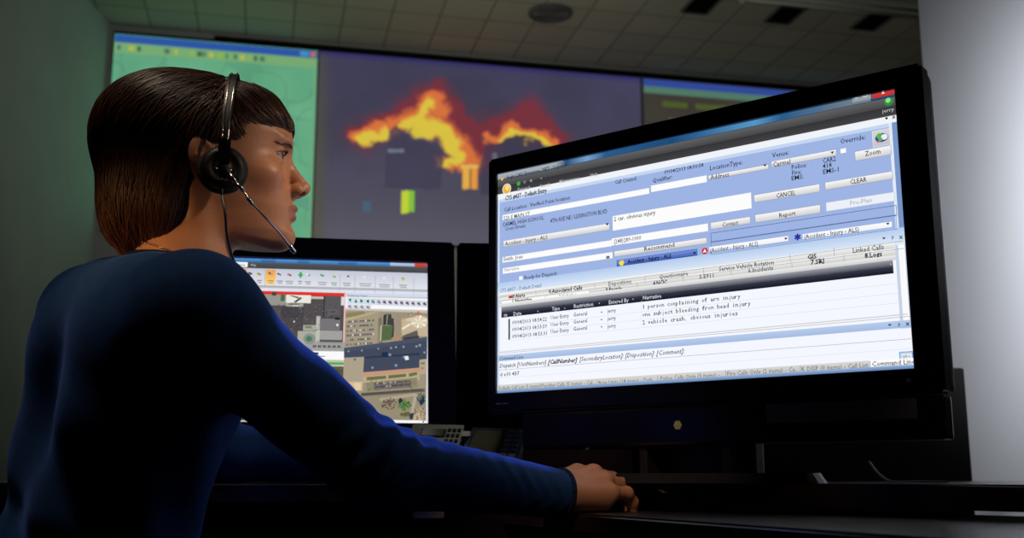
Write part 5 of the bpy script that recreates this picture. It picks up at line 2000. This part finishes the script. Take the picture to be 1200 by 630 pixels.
# trousers, shoes, and the chair that carries her
M['trousers'] = mat('trousers', (0.012, 0.012, 0.016), 0.9, spec=0.1, bump=0.4, bscale=600)
HIP = [Vector((-.50, 1.235, -.33)), Vector((-.56, 1.395, -.33))]
FWD = Vector((.90, .43, 0)).normalized()
KN = [HIP[0] + FWD * .43 + Vector((0, 0, .03)), HIP[1] + FWD * .43 + Vector((0, 0, .03))]
AN = [k_ + Vector((.02, .01, -.41)) for k_ in KN]


def trousers_field(X, Y, Z):
    f = sd_cap(X, Y, Z, tuple(HIP[0]), tuple(HIP[1]), .112, .112)
    f = smin(f, sd_cap(X, Y, Z, (-.525, 1.315, -.30), (-.52, 1.31, -.24), .12, .10), .04)
    for h_, k_, a_ in zip(HIP, KN, AN):
        f = smin(f, sd_cap(X, Y, Z, tuple(h_), tuple(k_), .088, .062), .03)
        f = smin(f, sd_cap(X, Y, Z, tuple(k_), tuple(a_), .062, .046), .02)
    return f


tv, tf = field_mesh(trousers_field, (-.72, 1.08, -.79), (.05, 1.72, -.12), .008)
link_mesh('trousers', mesh_np('trousers', tv + np.array([0, 0, ZC]), tf), M['trousers'], person, True)
for a_ in AN:
    def shoe(X, Y, Z):
        f = sd_cap(X, Y, Z, tuple(a_ + Vector((0, 0, .0))), tuple(a_ + FWD * .01 + Vector((0, 0, -.03))), .045, .042)
        f = smin(f, sd_cap(X, Y, Z, tuple(a_ - FWD * .02 + Vector((0, 0, -.04))), tuple(a_ + FWD * .17 + Vector((0, 0, -.055))), .038, .030), .03)
        return smax(f, -.798 - Z, .006)
    q0 = (a_.x - .12, a_.y - .12, -.82)
    v2, f2 = field_mesh(shoe, q0, (a_.x + .26, a_.y + .2, -.60), .005)
    link_mesh('shoe', mesh_np('shoe', v2 + np.array([0, 0, ZC]), f2), M['black_plastic'], person, True)

cc = Vector((-.55, 1.31, 0))
chair = empty('office_chair', cc, 'black swivel office chair under the woman', 'chair')
FC = axes_frame(cc, FWD, Vector((-FWD.y, FWD.x, 0)), Vector((0, 0, 1)))
bm = bmesh.new()
add_box(bm, FC, (.46, .46, .07), (.04, 0, .345), .03, 4)
from_bm('seat', bm, M['foam'], chair)
bm = bmesh.new()
add_lathe(bm, FC, [(0, .10), (.03, .10), (.03, .22), (.018, .22), (.018, .31), (0, .31)], 20)
from_bm('column', bm, M['black_plastic'], chair)
bm = bmesh.new()
for k in range(5):
    q = 2 * math.pi * k / 5 + .3
    add_tube(bm, [FC @ Vector((0, 0, .13)), FC @ Vector((.15 * math.cos(q), .15 * math.sin(q), .10)), FC @ Vector((.29 * math.cos(q), .29 * math.sin(q), .075))], [.026, .022, .015], 10)
from_bm('star_base', bm, M['black_plastic'], chair)
for k in range(5):
    q = 2 * math.pi * k / 5 + .3
    fr = FC @ Matrix.Translation((.29 * math.cos(q), .29 * math.sin(q), .03)) @ Matrix.Rotation(q, 4, 'Z') @ Matrix.Rotation(math.pi / 2, 4, 'X')
    bm = bmesh.new()
    add_lathe(bm, fr, [(0, -.018), (.027, -.018), (.030, -.012), (.030, .012), (.027, .018), (0, .018)], 20)
    add_box(bm, fr, (.02, .04, .02), (0, .03, 0))
    from_bm('caster', bm, M['black_plastic'], chair)

# ------------------------------------------------------------------ headset
hset = empty('headset', H(0, -85, 0), 'black on-ear telephone headset with a silver microphone boom, worn by the woman', 'headset')
CE = Vector((22, -91, -4))                           # cup centre in the head frame
cupn = Vector((0.10, -1, 0.02)).normalized()
cx_ = Vector((1, 0.10, 0)).normalized()
cz_ = cx_.cross(cupn).normalized()


def cup_frame(off):
    o = H(*(CE + cupn * off))
    n = (HX * cupn.x + HY * cupn.y + HZ * cupn.z).normalized()
    x_ = (HX * cx_.x + HY * cx_.y).normalized()
    y_ = n.cross(x_).normalized()
    return axes_frame(o, x_, y_, n)


def mm(prof):
    return [(a * .001, b * .001) for a, b in prof]


for s in (-1, 1):
    def CFr(off, s=s):
        if s < 0:
            return cup_frame(off)
        o = H(CE.x, -CE.y + off * 1.0, CE.z)
        return axes_frame(o, HX, -HZ, HY)
    bm = bmesh.new()
    add_lathe(bm, CFr(0), mm([(0, -13), (20, -13), (26, -11), (28.5, -6), (28.5, -1), (26, 2), (0, 2)]), 44)
    from_bm('ear_cushion', bm, M['foam'], hset, True)
    bm = bmesh.new()
    add_lathe(bm, CFr(0), mm([(0, 1), (24.5, 1), (25.5, 3), (24.5, 8), (21, 11), (16, 12.2), (15, 11.2), (8, 11.2), (7, 12.6), (0, 12.8)]), 44)
    from_bm('speaker_housing', bm, M['black_plastic'], hset, True)
fr = cup_frame(0)
bm = bmesh.new()
add_box(bm, fr, (.014, .030, .006), (0.0, .018, .011), .002)
from_bm('yoke', bm, M['black_gloss'], hset)
bm = bmesh.new()
for (a, b) in ((-.008, -.004), (.008, -.004), (0, -.016), (0.004, 0.012)):
    add_lathe(bm, fr @ Matrix.Translation((a, b, .0115)), mm([(0, 0), (1.5, 0), (1.5, 1), (0, 1.6)]), 12)
from_bm('screws', bm, M['chrome'], hset)
# boom pivot and arm
p0 = fr @ Vector((.014, -.010, .016))
TIP = at(342, 291, 1.245)
pm = at(293, 235, 1.19)
pg0, pg1 = at(276, 214, 1.185), at(285, 223, 1.185)
bm = bmesh.new()
add_tube(bm, [pg0, pg1], .0026, 12)
add_tube(bm, [fr @ Vector((.004, -.004, .012)), pg0], .0024, 10)
from_bm('boom_pivot', bm, M['chrome'], hset, True)
boom_pts = catmull([pg1, pm, at(312, 256, 1.205), at(328, 273, 1.225), TIP], 10)
tube_obj('microphone_boom', boom_pts, .00125, M['chrome'], hset)
d_ = (boom_pts[-1] - boom_pts[-3]).normalized()
tube_obj('boom_clip', [pm - d_ * .004, pm + d_ * .005], .0026, M['chrome'], hset)
tube_obj('microphone', [TIP - d_ * .006, TIP - d_ * .002, TIP + d_ * .005, TIP + d_ * .007], [.0020, .0028, .0028, .0018], M['chrome'], hset)
# headband: flat sprung band with wire edges
band_c = []
for k in range(61):
    t = math.pi * k / 60
    band_c.append(Vector((22 + 4 * math.sin(t), -96 * math.cos(t) * (1 - 0.04 * math.sin(2 * t) ** 2), 18 + 123 * math.sin(t) ** 0.92)))
bm = bmesh.new()
rows = []
for i, p in enumerate(band_c):
    t = math.pi * i / 60
    nrm_ = Vector((0.06, -math.cos(t) / 98, math.sin(t) / 126)).normalized()
    w_ = 4.6 if 3 < i < 57 else 3.4
    rows.append([bm.verts.new(H(*(p + Vector((dx, 0, 0)) + nrm_ * dn))) for dx, dn in ((-w_, -.8), (w_, -.8), (w_, .9), (-w_, .9))])
for a, b in zip(rows, rows[1:]):
    for k in range(4):
        k2 = (k + 1) % 4
        bm.faces.new((a[k], a[k2], b[k2], b[k]))
bm.faces.new(rows[0])
bm.faces.new(rows[-1])
from_bm('headband', bm, M['black_plastic'], hset)
for dx in (-3.0, 3.8):
    tube_obj('band_wire', [H(*(p + Vector((dx, 0, 0)) + Vector((0, -math.cos(math.pi * i / 60), math.sin(math.pi * i / 60))) * 1.2)) for i, p in enumerate(band_c)], .0007 if dx < 0 else .0009, M['chrome'], hset, 8)
cab = catmull([fr @ Vector((0.0, -.020, .008)), fr @ Vector((0, -.030, .006)), at(264, 250, 1.185), at(266, 275, 1.20), at(272, 300, 1.235), at(281, 320, 1.29), at(290, 338, 1.34), at(300, 372, 1.38), at(303, 440, 1.40)], 12)
tube_obj('headset_cable', cab, .0017, M['cable_dark'], hset)

# necklace
nk_pts = []
for k in range(61):
    q = 2 * math.pi * k / 60
    cN = (-34, 3, -96)
    d = (math.cos(q), math.sin(q), 0.0)
    rs = np.linspace(30, 90, 120)
    tilt = 0.37
    v = head_field(cN[0] + d[0] * rs, cN[1] + d[1] * rs, cN[2] - tilt * rs * d[0])
    r_ = rs[np.argmax(v > 0)] + 0.6
    nk_pts.append(H(cN[0] + d[0] * r_, cN[1] + d[1] * r_, cN[2] - tilt * r_ * d[0]))
bm = bmesh.new()
for i in range(60):
    a, b = nk_pts[i], nk_pts[i + 1]
    for j in range(3):
        add_tube(bm, [a.lerp(b, (j + .1) / 3), a.lerp(b, (j + .9) / 3)], .0014, 6)
nk_o = from_bm('necklace', bm, M['gold'], None, True)
tag(nk_o, 'thin gold chain necklace around the woman\'s neck', 'necklace')
# ------------------------------------------------------------------ light
def area(name, loc, target, size, power, col, spread=math.pi):
    d = bpy.data.lights.new(name, 'AREA')
    d.shape = 'DISK'
    d.size = size
    d.energy = power
    d.color = col
    d.spread = spread
    o = bpy.data.objects.new(name, d)
    COL.objects.link(o)
    o.location = loc
    v = (Vector(target) - Vector(loc)).normalized()
    o.rotation_euler = v.to_track_quat('-Z', 'Y').to_euler()
    return o


def spot(name, loc, target, power, col, ang, blend=0.8, size=0.05):
    d = bpy.data.lights.new(name, 'SPOT')
    d.energy = power
    d.color = col
    d.spot_size = math.radians(ang)
    d.spot_blend = blend
    d.shadow_soft_size = size
    o = bpy.data.objects.new(name, d)
    COL.objects.link(o)
    o.location = loc
    v = (Vector(target) - Vector(loc)).normalized()
    o.rotation_euler = v.to_track_quat('-Z', 'Y').to_euler()
    return o


w = bpy.data.worlds.new('room_dark')
SC.world = w
w.use_nodes = True
w.node_tree.nodes['Background'].inputs['Color'].default_value = (0.05, 0.055, 0.07, 1)
w.node_tree.nodes['Background'].inputs['Strength'].default_value = 0.02

# unseen fill added to lift the ceiling and the far wall
area('room_fill', (-0.3, 9.0, 3.2), (-0.3, 13.0, 6.3), 1.2, 44, (0.95, 1.0, 0.86))
# unseen spot added only to brighten the side wall on the right
spot('wall_fill', (0.72, 1.9, 1.40), (1.27, 2.5, 1.40), 80, (0.95, 0.97, 1.0), 100, 1.0)
# unseen warm spots for shoulders, neck, face; added fills for hand and grille
spot('down_spot', (-0.62, 0.92, 2.7), (-0.42, 1.25, 1.0), 38, (1.0, 0.80, 0.60), 24, 0.9, 0.10)
spot('side_spot', (-1.10, 0.10, 1.20), (-0.43, 1.25, 1.045), 44, (1.0, 0.52, 0.20), 9, 1.0, 0.05)
spot('front_spot', (0.85, 0.95, 1.80), (-0.29, 1.32, 1.11), 42, (1.0, 0.70, 0.48), 13, 0.8, 0.06)
spot('hand_fill', (-0.05, 0.30, 1.65), (0.11, 1.45, 0.79), 26, (1.0, 0.64, 0.42), 17, 1.0, 0.05)
spot('grille_fill', (0.25, 0.15, 1.5), (0.50, 1.13, 0.86), 4, (1.0, 0.85, 0.75), 9, 1.0, 0.05)
# unseen blue spot above the monitors, added for the rim on the sleeve
spot('rim_fill', (-0.35, 2.5, 2.2), (-0.16, 1.26, 0.88), 170, (0.09, 0.20, 1.0), 20, 0.5, 0.05)
spot('phone_fill', (-0.12, 0.85, 1.75), (-0.07, 1.66, 0.85), 9, (0.85, 0.92, 1.0), 9, 1.0, 0.04)  # added fill without a visible source, brightens the desk phones
